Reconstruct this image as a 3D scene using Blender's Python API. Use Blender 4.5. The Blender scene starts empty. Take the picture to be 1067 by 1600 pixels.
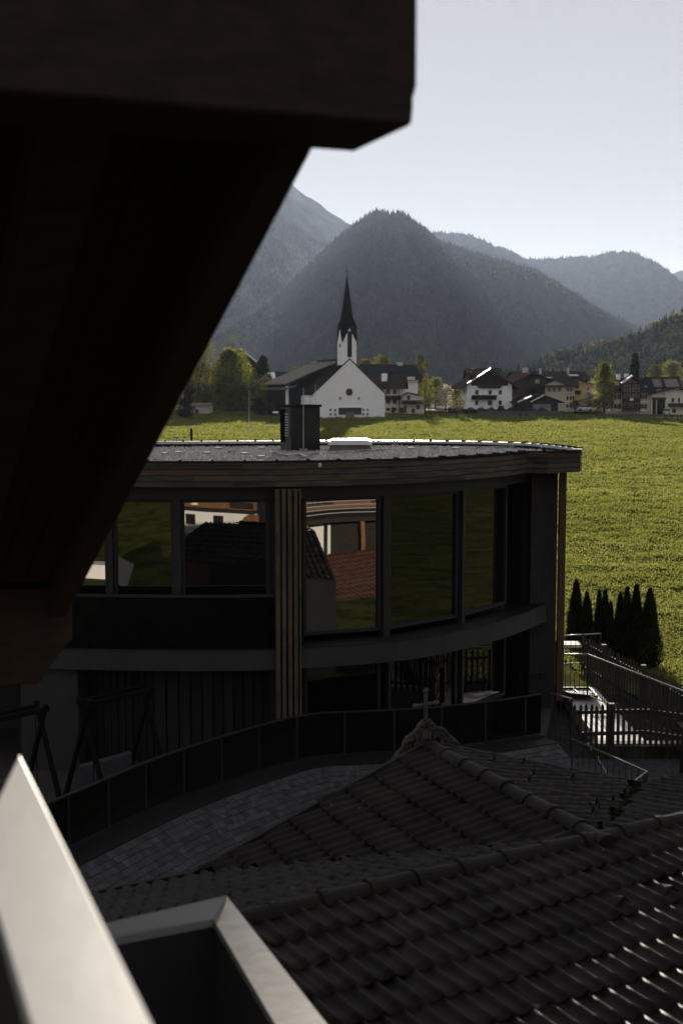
import bpy, math, random
import numpy as np
from mathutils import Vector, Matrix, noise
random.seed(7); RNG = np.random.default_rng(7)
R = math.radians
SC = bpy.context.scene
COL = SC.collection

# ---------------------------------------------------------------- camera
F = 2000.0                       # focal length in photo pixels (photo is 1067 x 1600)
TH = math.atan(188.0 / F)        # pitch below the horizon
H = 7.0                          # eye height above the meadow
cam = bpy.data.cameras.new('camera'); cam_o = bpy.data.objects.new('camera', cam); COL.objects.link(cam_o)
cam.sensor_fit = 'AUTO'; cam.sensor_width = 36.0; cam.lens = 36.0 * F / 1600.0
cam.clip_start = 0.05; cam.clip_end = 30000
cam_o.location = (0, 0, H); cam_o.rotation_euler = (R(90) - TH, 0, 0)
cam.dof.use_dof = True; cam.dof.focus_distance = 45.0; cam.dof.aperture_fstop = 2.4
SC.camera = cam_o

# ---------------------------------------------------------------- sky, sun, exposure
SUN_EL, SUN_AZ = R(10.0), R(1.5)      # azimuth to the right of +Y
W = bpy.data.worlds.new('World'); SC.world = W; W.use_nodes = True
wn = W.node_tree.nodes; wl = W.node_tree.links
bg = wn['Background']; sky = wn.new('ShaderNodeTexSky'); sky.sky_type = 'NISHITA'; sky.sun_disc = False
sky.sun_elevation = SUN_EL; sky.sun_rotation = SUN_AZ
sky.air_density = 1.0; sky.dust_density = 0.0; sky.ozone_density = 1.0; sky.altitude = 900
bg.inputs['Strength'].default_value = 0.05
tint = wn.new('ShaderNodeMix'); tint.data_type = 'RGBA'; tint.blend_type = 'MULTIPLY'; tint.inputs[0].default_value = 1; tint.inputs[7].default_value = (1.17, .97, .83, 1)   # slightly lavender air
wl.new(sky.outputs[0], tint.inputs[6]); veil = wn.new('ShaderNodeMix'); veil.data_type = 'RGBA'; veil.inputs[0].default_value = VEIL = .82; veil.inputs[7].default_value = (3.85, 3.66, 3.72, 1)   # thin even high veil
wl.new(tint.outputs[2], veil.inputs[6]); wl.new(veil.outputs[2], bg.inputs['Color'])
sun = bpy.data.lights.new('sun', 'SUN'); sun.energy = 5.0; sun.angle = R(0.5); sun.color = (1.0, 0.90, 0.76)
sun_o = bpy.data.objects.new('sun', sun); COL.objects.link(sun_o)
SDIR = Vector((math.sin(SUN_AZ) * math.cos(SUN_EL), math.cos(SUN_AZ) * math.cos(SUN_EL), math.sin(SUN_EL)))
sun_o.rotation_euler = SDIR.to_track_quat('Z', 'Y').to_euler()
SC.view_settings.view_transform = 'Standard'; SC.view_settings.look = 'None'
SC.view_settings.gamma = 1.0; SC.view_settings.exposure = EXPOSURE = 1.44
SC.render.engine = 'CYCLES'
SC.cycles.max_bounces = 6; SC.cycles.diffuse_bounces = 3; SC.cycles.glossy_bounces = 3; SC.cycles.transmission_bounces = 3
SC.cycles.volume_bounces = 0; SC.cycles.caustics_reflective = False; SC.cycles.caustics_refractive = False
SC.cycles.use_denoising = True; SC.cycles.sample_clamp_indirect = 6.0

# ---------------------------------------------------------------- geometry helpers
CT, ST = math.cos(TH), math.sin(TH)
def ray(px, py):
    xc = (px - 533.5) / F; yc = (800.0 - py) / F
    return Vector((xc, CT + yc * ST, -ST + yc * CT))
def PD(px, py, D):                      # point seen at (px,py), at distance D along +Y
    d = ray(px, py); return Vector((0, 0, H)) + d * (D / d.y)
def PZ(px, py, z):                      # point seen at (px,py) on the level z
    d = ray(px, py); return Vector((0, 0, H)) + d * ((z - H) / d.z)
def gz(x, y):
    t = min(1.0, max(0.0, (y - 300.0) / 70.0)); b = 1.6 * t * t * (3 - 2 * t)
    t2 = min(1.0, max(0.0, (y - 380.0) / 300.0)); b -= 6.0 * t2
    if y > 45: b += 0.22 * noise.noise(Vector((x * .018, y * .018, 0))) + .07 * noise.noise(Vector((x * .13, y * .13, 3)))
    return b
def PG(px, py):                         # point on the meadow
    d = ray(px, py); o = Vector((0, 0, H)); z = 0.0
    for _ in range(12):
        t = (z - H) / d.z; p = o + d * t; z = gz(p.x, min(p.y, 375))
    return Vector((p.x, p.y, z))
def spline(pts, n):
    P = [Vector(p) for p in pts]; P = [P[0] * 2 - P[1]] + P + [P[-1] * 2 - P[-2]]; out = []
    for i in range(1, len(P) - 2):
        for k in range(n):
            t = k / n; a, b, c, d = P[i - 1], P[i], P[i + 1], P[i + 2]
            out.append(.5 * ((2 * b) + (c - a) * t + (2 * a - 5 * b + 4 * c - d) * t * t + (-a + 3 * b - 3 * c + d) * t ** 3))
    out.append(P[-2]); return out
def offset2(pts, d):                    # offset an open plan polyline to its left (+) side
    out = []
    for i, p in enumerate(pts):
        a = pts[max(0, i - 1)]; b = pts[min(len(pts) - 1, i + 1)]
        t = Vector((b[0] - a[0], b[1] - a[1])).normalized(); out.append(Vector((p[0] - t.y * d, p[1] + t.x * d)))
    return out

WL = {}
def tag(o, label=None, cat=None, group=None, kind=None):
    if label: o['label'] = label
    if cat: o['category'] = cat
    if group: o['group'] = group
    if kind: o['kind'] = kind
    return o
def thing(name, label, cat, loc=(0, 0, 0), rz=0.0, group=None):
    o = bpy.data.objects.new(name, None); COL.objects.link(o); o.location = loc; o.rotation_euler = (0, 0, rz)
    o.empty_display_size = .3; WL[o.name] = Vector(loc); return tag(o, label, cat, group)
def dup(root, loc=None, rz=None, label=None, scale=None, parent=None):
    c = root.copy(); COL.objects.link(c)
    if parent is not None: c.parent = parent
    if loc is not None: c.location = loc
    if rz is not None: c.rotation_euler = (0, 0, rz)
    if scale is not None: c.scale = scale
    if label: c['label'] = label
    for ch in list(root.children): dup(ch, parent=c)
    WL[c.name] = Vector(c.location)
    return c
class MB:
    def __init__(s): s.v = []; s.f = []
    def add(s, v, f):
        n = len(s.v); s.v += [tuple(p) for p in v]; s.f += [tuple(i + n for i in q) for q in f]; return s
    def box(s, x0, x1, y0, y1, z0, z1):
        return s.add([(x0,y0,z0),(x1,y0,z0),(x1,y1,z0),(x0,y1,z0),(x0,y0,z1),(x1,y0,z1),(x1,y1,z1),(x0,y1,z1)],
                     [(3,2,1,0),(4,5,6,7),(0,1,5,4),(1,2,6,5),(2,3,7,6),(3,0,4,7)])
    def obox(s, c, ux, uy, uz):             # centre and three half vectors
        c, ux, uy, uz = map(Vector, (c, ux, uy, uz)); v = []
        for k in (-1, 1):
            for a, b in ((-1, -1), (1, -1), (1, 1), (-1, 1)): v.append(c + ux * a + uy * b + uz * k)
        return s.add(v, [(3,2,1,0),(4,5,6,7),(0,1,5,4),(1,2,6,5),(2,3,7,6),(3,0,4,7)])
    def bar(s, p0, p1, w, h, up=(0, 0, 1)):  # rectangular bar, w across, h along up
        p0, p1 = Vector(p0), Vector(p1); d = p1 - p0; L = d.length; d = d / L; up = Vector(up)
        if abs(d.dot(up)) > .98: up = Vector((0, 1, 0))
        r = d.cross(up).normalized(); u = r.cross(d)
        return s.obox((p0 + p1) / 2, r * (w / 2), d * (L / 2), u * (h / 2))
    def tube(s, pts, rad, n=8, cap=True):
        pts = [Vector(p) for p in pts]; rad = rad if isinstance(rad, (list, tuple)) else [rad] * len(pts); v = []; f = []
        ref = Vector((0, 0, 1))
        for i, p in enumerate(pts):
            d = (pts[min(i + 1, len(pts) - 1)] - pts[max(i - 1, 0)]).normalized()
            r = d.cross(ref if abs(d.dot(ref)) < .95 else Vector((0, 1, 0))).normalized(); u = r.cross(d)
            for k in range(n):
                a = 2 * math.pi * k / n; v.append(p + (r * math.cos(a) + u * math.sin(a)) * rad[i])
        for i in range(len(pts) - 1):
            for k in range(n): f.append((i*n+k, i*n+(k+1) % n, (i+1)*n+(k+1) % n, (i+1)*n+k))
        if cap: f.append(tuple(range(n))[::-1]); f.append(tuple((len(pts)-1)*n + k for k in range(n)))
        return s.add(v, f)
    def prism(s, poly, z0, z1):              # plan polygon extruded in z
        n = len(poly); v = [(p[0], p[1], z0) for p in poly] + [(p[0], p[1], z1) for p in poly]
        return s.add(v, [tuple(range(n))[::-1], tuple(range(n, 2*n))] + [(i, (i+1) % n, n+(i+1) % n, n+i) for i in range(n)])
    def xprism(s, poly, o, ux, uz, uy):      # polygon in the (ux,uz) plane at o, extruded by vector uy
        o, ux, uz, uy = map(Vector, (o, ux, uz, uy)); n = len(poly)
        v = [o + ux * p[0] + uz * p[1] for p in poly]; v += [p + uy for p in v]
        return s.add(v, [tuple(range(n)), tuple(range(n, 2*n))[::-1]] + [(i, n+i, n+(i+1) % n, (i+1) % n) for i in range(n)])
    def wallstrip(s, outer, inner, z0, z1):  # closed band between two plan polylines
        n = len(outer); v = []
        for a, b in zip(outer, inner): v += [(a[0],a[1],z0),(a[0],a[1],z1),(b[0],b[1],z1),(b[0],b[1],z0)]
        f = []
        for i in range(n - 1):
            for k in range(4): f.append((4*i+k, 4*i+(k+1) % 4, 4*i+4+(k+1) % 4, 4*i+4+k))
        f += [(0,3,2,1), tuple(4*(n-1)+k for k in (0,1,2,3))]
        return s.add(v, f)
    def build(s, name, m, parent=None, local=False, smooth=False, bevel=0.0, recalc=True):
        me = bpy.data.meshes.new(name); v = np.array(s.v, dtype=float)
        if parent is not None and not local: v = v - np.array(WL[parent.name])
        me.from_pydata(v.tolist(), [], s.f); 
        for mm in (m if isinstance(m, (list, tuple)) else [m]): me.materials.append(mm)
        if recalc and len(s.f) < 60000:
            import bmesh
            b = bmesh.new(); b.from_mesh(me); bmesh.ops.recalc_face_normals(b, faces=b.faces)
            if bevel: bmesh.ops.bevel(b, geom=[e for e in b.edges if len(e.link_faces) == 2 and e.calc_face_angle(0) > .5], offset=bevel, segments=1, affect='EDGES')
            b.to_mesh(me); b.free()
        if smooth: me.shade_smooth()
        o = bpy.data.objects.new(name, me); COL.objects.link(o)
        if parent is not None: o.parent = parent; WL[o.name] = WL[parent.name]
        else: WL[o.name] = Vector((0, 0, 0))
        return o
def npmesh(name, verts, faces, m, parent=None, smooth=False, matidx=None):   # equal-sized faces, fast
    me = bpy.data.meshes.new(name); k = faces.shape[1]; nv, nf = len(verts), len(faces)
    me.vertices.add(nv); me.vertices.foreach_set('co', np.ascontiguousarray(verts, dtype=np.float32).ravel())
    me.loops.add(nf * k); me.loops.foreach_set('vertex_index', np.ascontiguousarray(faces, dtype=np.int32).ravel())
    me.polygons.add(nf); me.polygons.foreach_set('loop_start', np.arange(0, nf * k, k, dtype=np.int32))
    for mm in (m if isinstance(m, (list, tuple)) else [m]): me.materials.append(mm)
    if matidx is not None: me.polygons.foreach_set('material_index', np.ascontiguousarray(matidx, dtype=np.int32))
    if smooth: me.polygons.foreach_set('use_smooth', np.ones(nf, dtype=bool))
    me.update(calc_edges=True); me.validate()
    o = bpy.data.objects.new(name, me); COL.objects.link(o)
    if parent is not None: o.parent = parent
    WL[o.name] = WL[parent.name] if parent is not None else Vector((0, 0, 0))
    return o

# ---------------------------------------------------------------- materials
MATS = {}
def mat(name, col, rough=.8, var=.25, scale=3.0, bump=0.0, bscale=None, metal=0.0, spec=.3, col2=None, stretch=(1, 1, 1), contrast=(.35, .7), detail=6, coat=0.0, ior=None, world=False):
    if name in MATS: return MATS[name]
    m = bpy.data.materials.new(name); m.use_nodes = True; n = m.node_tree.nodes; l = m.node_tree.links
    b = n['Principled BSDF']; b.inputs['Roughness'].default_value = rough; b.inputs['Metallic'].default_value = metal
    b.inputs['Specular IOR Level'].default_value = spec
    if ior: b.inputs['IOR'].default_value = ior
    if coat: b.inputs['Coat Weight'].default_value = coat
    if world: src = n.new('ShaderNodeNewGeometry').outputs['Position']
    else: src = n.new('ShaderNodeTexCoord').outputs['Object']
    mp = n.new('ShaderNodeMapping'); mp.inputs['Scale'].default_value = stretch; l.new(src, mp.inputs['Vector'])
    c1 = [c * (1 - var) for c in col]; c2 = col2 if col2 else [min(1, c * (1 + var)) for c in col]
    t = n.new('ShaderNodeTexNoise'); t.inputs['Scale'].default_value = scale; t.inputs['Detail'].default_value = detail; t.inputs['Roughness'].default_value = .62
    l.new(mp.outputs[0], t.inputs['Vector'])
    r = n.new('ShaderNodeValToRGB'); r.color_ramp.elements[0].position = contrast[0]; r.color_ramp.elements[1].position = contrast[1]
    r.color_ramp.elements[0].color = (*c1, 1); r.color_ramp.elements[1].color = (*c2, 1)
    l.new(t.outputs['Fac'], r.inputs[0]); l.new(r.outputs[0], b.inputs['Base Color'])
    if bump:
        t2 = n.new('ShaderNodeTexNoise'); t2.inputs['Scale'].default_value = bscale or scale * 6; t2.inputs['Detail'].default_value = 5
        l.new(mp.outputs[0], t2.inputs['Vector']); bp = n.new('ShaderNodeBump'); bp.inputs['Strength'].default_value = bump; bp.inputs['Distance'].default_value = .02
        l.new(t2.outputs['Fac'], bp.inputs['Height']); l.new(bp.outputs[0], b.inputs['Normal'])
    MATS[name] = m; return m
def leafmat(name, c1, c2, trans=.5, scale=.6, tint=(1.25, 1.15, .5)):
    if name in MATS: return MATS[name]
    m = bpy.data.materials.new(name); m.use_nodes = True; n = m.node_tree.nodes; l = m.node_tree.links
    for x in list(n):
        if x.type != 'OUTPUT_MATERIAL': n.remove(x)
    out = [x for x in n if x.type == 'OUTPUT_MATERIAL'][0]
    g = n.new('ShaderNodeNewGeometry'); t = n.new('ShaderNodeTexNoise'); t.inputs['Scale'].default_value = scale; t.inputs['Detail'].default_value = 4
    l.new(g.outputs['Position'], t.inputs['Vector'])
    ad = n.new('ShaderNodeMath'); ad.operation = 'MULTIPLY_ADD'; ad.inputs[1].default_value = .35; l.new(g.outputs['Random Per Island'], ad.inputs[0])
    sb = n.new('ShaderNodeMath'); sb.operation = 'SUBTRACT'; sb.inputs[1].default_value = .17; l.new(t.outputs['Fac'], sb.inputs[0]); l.new(sb.outputs[0], ad.inputs[2])
    r = n.new('ShaderNodeValToRGB'); r.color_ramp.elements[0].position = .3; r.color_ramp.elements[1].position = .7
    r.color_ramp.elements[0].color = (*c1, 1); r.color_ramp.elements[1].color = (*c2, 1); l.new(ad.outputs[0], r.inputs[0])
    d = n.new('ShaderNodeBsdfDiffuse'); tr = n.new('ShaderNodeBsdfTranslucent'); mx = n.new('ShaderNodeMixShader'); mx.inputs[0].default_value = trans
    mu = n.new('ShaderNodeMix'); mu.data_type = 'RGBA'; mu.blend_type = 'MULTIPLY'; mu.inputs[0].default_value = 1; mu.inputs[7].default_value = (*tint, 1)
    l.new(r.outputs[0], d.inputs[0]); l.new(r.outputs[0], mu.inputs[6]); l.new(mu.outputs[2], tr.inputs[0])
    l.new(d.outputs[0], mx.inputs[1]); l.new(tr.outputs[0], mx.inputs[2]); l.new(mx.outputs[0], out.inputs['Surface'])
    MATS[name] = m; return m

# ---------------------------------------------------------------- ground
def grass_ground():
    m = bpy.data.materials.new('meadow_grass'); m.use_nodes = True; n = m.node_tree.nodes; l = m.node_tree.links; b = n['Principled BSDF']
    g = n.new('ShaderNodeNewGeometry'); mp = n.new('ShaderNodeMapping'); mp.inputs['Scale'].default_value = (1, .55, 1); l.new(g.outputs['Position'], mp.inputs['Vector'])
    t1 = n.new('ShaderNodeTexNoise'); t1.inputs['Scale'].default_value = .05; t1.inputs['Detail'].default_value = 5; l.new(mp.outputs[0], t1.inputs['Vector'])
    t2 = n.new('ShaderNodeTexNoise'); t2.inputs['Scale'].default_value = .9; t2.inputs['Detail'].default_value = 7; t2.inputs['Roughness'].default_value = .7; l.new(mp.outputs[0], t2.inputs['Vector'])
    r1 = n.new('ShaderNodeValToRGB'); r1.color_ramp.elements[0].position = .32; r1.color_ramp.elements[1].position = .66
    r1.color_ramp.elements[0].color = (.065, .078, .022, 1); r1.color_ramp.elements[1].color = (.100, .106, .034, 1); l.new(t1.outputs['Fac'], r1.inputs[0])
    r2 = n.new('ShaderNodeValToRGB'); r2.color_ramp.elements[0].position = .38; r2.color_ramp.elements[1].position = .58
    r2.color_ramp.elements[0].color = (.35, .40, .34, 1); r2.color_ramp.elements[1].color = (1.05, 1.0, 1, 1); l.new(t2.outputs['Fac'], r2.inputs[0])  # dark blotches stand for shade between the grass tufts
    mu = n.new('ShaderNodeMix'); mu.data_type = 'RGBA'; mu.blend_type = 'MULTIPLY'; mu.inputs[0].default_value = 1; l.new(r1.outputs[0], mu.inputs[6]); l.new(r2.outputs[0], mu.inputs[7])
    l.new(mu.outputs[2], b.inputs['Base Color']); b.inputs['Roughness'].default_value = 1; b.inputs['Specular IOR Level'].default_value = 0
    b.inputs['Sheen Weight'].default_value = SHEEN; b.inputs['Sheen Roughness'].default_value = .45; b.inputs['Sheen Tint'].default_value = (.75, .78, .22, 1)
    bp = n.new('ShaderNodeBump'); bp.inputs['Strength'].default_value = .9; bp.inputs['Distance'].default_value = .25; l.new(t2.outputs['Fac'], bp.inputs['Height']); l.new(bp.outputs[0], b.inputs['Normal'])
    return m
SHEEN = 0.0
def axis(lo, hi, dense, far):
    a = list(np.arange(dense[0], dense[1], dense[2])); s = dense[2]; x = dense[1]
    while x < hi: a.append(x); s *= 1.35; x += s
    a.append(hi); s = dense[2]; x = dense[0] - s; pre = []
    while x > lo: pre.append(x); s *= 1.35; x -= s
    pre.append(lo); return np.array(pre[::-1] + a)
def ground():
    xs = axis(-8200, 8200, (-110, 110, 4.0), 1); ys = axis(-260, 18800, (25, 440, 4.0), 1)
    v = np.array([(x, y, gz(x, y)) for y in ys for x in xs]); nx, ny = len(xs), len(ys)
    i = (np.arange(ny - 1)[:, None] * nx + np.arange(nx - 1)[None, :]).ravel()
    f = np.stack([i, i + 1, i + 1 + nx, i + nx], 1)
    return tag(npmesh('meadow', v, f, grass_ground(), smooth=True), 'wide green spring meadow reaching to the village', kind='structure')
ground()
def blades():
    # tufts: crossing blades, larger and sparser with distance; only where the photo can see the meadow
    N = 520000; u = RNG.random(N); D = 23.0 * (330.0 / 23.0) ** (u ** 1.15)
    hw = .34 * D + 1.5; x = (RNG.random(N) * 2 - 1) * hw
    # keep away from the buildings and the terraces
    keep = ~((x < 7.9) & (D < 31.0)) & ~((x < 5.9) & (D < 34)) & ~((x < 4.8) & (D < 60)) 
    # clumping
    x, D = x[keep], D[keep]; n = len(x)
    cl = np.array([noise.noise(Vector((a * .9, b * .55, 1.3))) + .6 * noise.noise(Vector((a * .21, b * .14, 7))) for a, b in zip(x, D)])
    k2 = RNG.random(n) < np.clip(.80 + cl * .7, .45, 1.0); x, D, cl = x[k2], D[k2], cl[k2]; n = len(x)
    z = np.array([gz(a, b) for a, b in zip(x, D)])
    sz = (.032 + .0009 * D) * (.6 + .9 * RNG.random(n)) * (1 + .9 * np.clip(cl, -.3, 1)); V = []; Fc = []
    base = np.stack([x, D, z - .01], 1)
    for k in range(3):
        a = RNG.random(n) * np.pi * 2; wd = sz * (.30 + .25 * RNG.random(n)); ln = (RNG.random(n) - .3) * sz * 1.6; b2 = RNG.random(n) * np.pi * 2
        sx, sy = np.cos(a) * wd, np.sin(a) * wd
        off = np.stack([np.cos(b2) * sz * .5, np.sin(b2) * sz * .5, 0 * a], 1)
        p0 = base + off - np.stack([sx, sy, 0 * a], 1); p1 = base + off + np.stack([sx, sy, 0 * a], 1)
        tip = base + off + np.stack([np.cos(b2) * ln, np.sin(b2) * ln, sz * (.7 + .5 * RNG.random(n))], 1)
        V += [p0, p1, tip]; o = 3 * k * n; i = np.arange(n); Fc.append(np.stack([o + i, o + n + i, o + 2 * n + i], 1))
    m = leafmat('grass_blade', (.096, .113, .041), (.164, .172, .076), .6, .10, (1.15, 1.1, .6))
    tag(npmesh('grass', np.concatenate(V), np.concatenate(Fc), m), 'short uneven green grass of the meadow', kind='stuff')
blades()

# ---------------------------------------------------------------- mountains
rock = mat('forest_floor', (.030, .036, .031), .95, .4, .02, world=True, spec=.05)
scree = mat('pale_mountain_slope', (.09, .093, .093), .95, .6, .006, world=True, spec=.05, detail=9)
def fbm(x, y, z, o=4): return noise.fractal(Vector((x, y, z)), 1.0, 2.1, o)
TERR = {}
def mountain(name, label, sky_pts, D, m, seed, foot=1.35, rows=46, nx=150, amp=.10, dslope=0.0, power=1.0):
    xs = np.linspace(sky_pts[0][0], sky_pts[-1][0], nx); yy = np.interp(xs, [p[0] for p in sky_pts], [p[1] for p in sky_pts])
    G = np.zeros((rows * 2, nx, 3))
    for j, (px, py) in enumerate(zip(xs, yy)):
        Dj = D * (1 + dslope * (px - 600) / 600); top = PD(px, py, Dj); top.z += (fbm(px * .05, seed, 0, 3) * .0016 + fbm(px * .16, seed, 4, 2) * .0010) * Dj; h = max(8.0, top.z + 5)
        dirn = Vector((top.x, top.y)).normalized()
        for i in range(rows):
            t = i / (rows - 1); q = t ** power
            p = Vector((top.x, top.y)) - dirn * (h * foot * (1 - t))
            g = fbm(p.x * 6 / D * .9, p.y * 3.2 / D, seed, 5); rid = 1 - abs(noise.noise(Vector((px * .028 + .6 * g, t * 1.4, seed * 1.7)))) * 2
            zz = -5 + h * q + h * amp * (g * 1.3 + rid * .55) * (math.sin(math.pi * min(1, t * 1.02)) ** .8 if t < .98 else 0)
            G[i, j] = (p.x, p.y, zz)
        for i in range(rows):
            t = (i + 1) / rows; p = Vector((top.x, top.y)) + dirn * (h * foot * t)
            G[rows + i, j] = (p.x, p.y, -5 + h * (1 - t) + (h * amp * .5 * fbm(p.x * 6 / D, p.y * 6 / D, seed, 3) * math.sin(math.pi * t)))
    v = G.reshape(-1, 3); r2 = rows * 2; i = (np.arange(r2 - 1)[:, None] * nx + np.arange(nx - 1)[None, :]).ravel()
    f = np.stack([i, i + 1, i + 1 + nx, i + nx], 1)
    TERR[name] = (G, rows)
    return tag(npmesh('mountain', v, f, m, smooth=True), label, kind='structure')
def sample(name, n, lo=.02, hi=1.02, xr=(0, 1)):
    G, rows = TERR[name]; nx = G.shape[1]
    a = (lo + (hi - lo) * RNG.random(n)) * (rows - 1); b = (xr[0] + (xr[1] - xr[0]) * RNG.random(n)) * (nx - 1.001)
    i, j = a.astype(int), b.astype(int); fa, fb = (a - i)[:, None], (b - j)[:, None]
    return (G[i, j] * (1 - fa) + G[i + 1, j] * fa) * (1 - fb) + (G[i, j + 1] * (1 - fa) + G[i + 1, j + 1] * fa) * fb, a / (rows - 1)
def conifers(name, label, pts, hs, m, kinds=None):
    # ragged two-storey cones of five sides
    n = len(pts); V = []; Fc = []; s = 5; off = 0
    rad = hs * (.14 + .05 * RNG.random(n)); ph = RNG.random(n) * 6.3
    lean = (RNG.random((n, 2)) - .5) * .05
    for (z0, z1, rr) in ((.02, .62, 1.0), (.34, 1.0, .68)):
        ring = []
        for k in range(s):
            a = ph + 2 * np.pi * k / s; jr = rad * rr * (.7 + .6 * RNG.random(n))
            ring.append(pts + np.stack([np.cos(a) * jr, np.sin(a) * jr, hs * (z0 + .10 * RNG.random(n))], 1))
        tip = pts + np.stack([lean[:, 0] * hs, lean[:, 1] * hs, hs * z1], 1)
        for q in ring + [tip]: V.append(q)
        i = np.arange(n)
        for k in range(s): Fc.append(np.stack([off + k * n + i, off + ((k + 1) % s) * n + i, off + s * n + i], 1))
        off += (s + 1) * n
    return tag(npmesh(name, np.concatenate(V), np.concatenate(Fc), m), label, kind='stuff')
def puffs(name, label, pts, hs, m, nf=26):
    # loose leafy crowns: many small tilted faces in an egg-shaped volume
    n = len(pts); V = []; Fc = []; off = 0
    for k in range(nf):
        d = RNG.normal(size=(n, 3)); d /= np.linalg.norm(d, axis=1)[:, None]; r = (.55 + .45 * RNG.random(n))[:, None]
        c = pts + d * r * np.stack([hs * .34, hs * .34, hs * .40], 1) + np.stack([0 * hs, 0 * hs, hs * .55], 1)
        t1 = RNG.normal(size=(n, 3)); t1 -= d * (t1 * d).sum(1)[:, None] * .8; t1 /= np.linalg.norm(t1, axis=1)[:, None]; t2 = np.cross(d, t1)
        s_ = (hs * (.13 + .09 * RNG.random(n)))[:, None]
        V += [c - t1 * s_, c + t2 * s_ * .9, c + t1 * s_, c - t2 * s_ * .9]; i = np.arange(n)
        Fc.append(np.stack([off + i, off + n + i, off + 2 * n + i, off + 3 * n + i], 1)); off += 4 * n
    return tag(npmesh(name, np.concatenate(V), np.concatenate(Fc), m), label, kind='stuff')
mountain('m1', 'tall bare pale mountain behind the wooded peak, cut by the roof eave',
         [(-300,420),(0,330),(200,262),(330,245),(420,262),(455,288),(470,300),(490,312),(520,335),(550,352),(600,392),(680,440),(760,500),(860,560)], 8300, scree, 3.1, amp=.12)
mountain('m3', 'wooded ridge behind the right shoulder of the central mountain',
         [(560,420),(620,385),(679,363),(706,364),(736,369),(774,384),(809,397),(822,405),(870,404),(923,400),(950,394),(984,394),(1003,400),(1026,411),(1042,423),(1067,442),(1120,480),(1240,540),(1400,585)], 8800, rock, 5.2, nx=220, amp=.13)
mountain('m4', 'faint far ridge at the edge of the valley', [(960,470),(1020,432),(1051,428),(1067,424),(1100,412),(1200,400),(1400,430)], 12500, rock, 9.4, rows=14, nx=60)
mountain('m2', 'wooded central mountain behind the church',
         [(-120,600),(40,585),(160,566),(300,545),(350,522),(400,492),(430,468),(470,426),(510,387),(550,352),(575,335),(590,329),(610,334),(628,331),(650,346),(683,373),(717,388),(751,398),(786,408),(832,421),(870,443),(912,469),(950,492),(988,509),(1015,523),(1080,556),(1180,590)], 4600, rock, 1.0, rows=80, nx=320, amp=.17)
mountain('m5', 'low wooded hillside rising at the right edge of the village',
         [(760,606),(828,585),(874,566),(927,554),(980,541),(1003,531),(1034,516),(1067,498),(1140,460),(1260,420),(1500,400)], 1400, rock, 7.7, rows=40, nx=90, amp=.06, foot=1.9)
fir = leafmat('hazy_far_fir', (.009, .014, .014), (.030, .039, .033), .12, .02)  # lifted bluish tone carries part of the distance haze
fir2 = leafmat('hill_fir', (.007, .011, .006), (.020, .027, .010), .15, .05)
lime = leafmat('far_broadleaf', (.06, .070, .028), (.17, .172, .082), .55, .03)
larch = leafmat('far_larch', (.045, .055, .022), (.11, .11, .045), .6, .03)
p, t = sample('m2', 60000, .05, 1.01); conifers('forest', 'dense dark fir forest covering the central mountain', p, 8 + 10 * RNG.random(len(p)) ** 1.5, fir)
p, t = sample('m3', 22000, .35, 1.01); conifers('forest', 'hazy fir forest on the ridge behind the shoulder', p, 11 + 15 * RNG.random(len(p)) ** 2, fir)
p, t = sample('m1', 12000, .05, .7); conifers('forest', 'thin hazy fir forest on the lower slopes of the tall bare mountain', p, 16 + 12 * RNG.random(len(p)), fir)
p, t = sample('m5', 2600, .02, 1.02); conifers('forest', 'dark fir forest on the low hillside at the right', p, 10 + 9 * RNG.random(len(p)), fir2)
p, t = sample('m5', 1300, .05, 1.0, (.12, 1)); puffs('broadleaf_forest', 'pale sunlit broadleaf trees among the firs of the low hillside', p, 10 + 7 * RNG.random(len(p)), lime)
p, t = sample('m2', 170, .45, .98, (.37, .43)); puffs('broadleaf_forest', 'bright sunlit trees along the left spur of the central mountain', p, 13 + 8 * RNG.random(len(p)), larch, 20)
p, t = sample('m2', 160, .84, .97, (.62, .82)); puffs('broadleaf_forest', 'bright trees along the right shoulder of the central mountain', p, 11 + 7 * RNG.random(len(p)), larch, 20)
# ---------------------------------------------------------------- the curved modern building
dark_render = mat('dark_grey_render', (.030, .030, .031), .9, .18, 1.5, .25, 60)
pier_render = mat('pier_render', (.026, .026, .027), .9, .18, 1.5, .25, 60)
frame_m = mat('anthracite_frame', (.012, .012, .013), .55, .2, 4)
black_m = mat('black_sheet_metal', (.008, .008, .009), .5, .3, 3)
steel = mat('zinc_flashing', (.42, .42, .45), .38, .12, 2.5, .15, 9, metal=.9)
steel_dark = mat('dark_flashing', (.020, .019, .020), .9, .2, 3, spec=0.0)
concrete = mat('concrete', (.22, .21, .20), .9, .25, 1.2, .3, 30)
def glass_mat(name, refl):
    m = bpy.data.materials.new(name); m.use_nodes = True; n = m.node_tree.nodes; l = m.node_tree.links; b = n['Principled BSDF']
    b.inputs['Base Color'].default_value = (.004, .0045, .005, 1); b.inputs['Roughness'].default_value = .012; b.inputs['IOR'].default_value = refl
    t = n.new('ShaderNodeTexNoise'); t.inputs['Scale'].default_value = .55; t.inputs['Detail'].default_value = 1; bp = n.new('ShaderNodeBump'); bp.inputs['Strength'].default_value = .02; bp.inputs['Distance'].default_value = .12
    tc = n.new('ShaderNodeTexCoord'); l.new(tc.outputs['Object'], t.inputs['Vector']); l.new(t.outputs['Fac'], bp.inputs['Height']); l.new(bp.outputs[0], b.inputs['Normal'])
    return m
glass = glass_mat('window_glass', 1.75)
glass_b = glass_mat('strong_mirror_glass', 2.6)  # higher IOR brightens the mirrored walls in chosen panes
rail_glass = glass_mat('dark_glass', 1.28)
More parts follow.
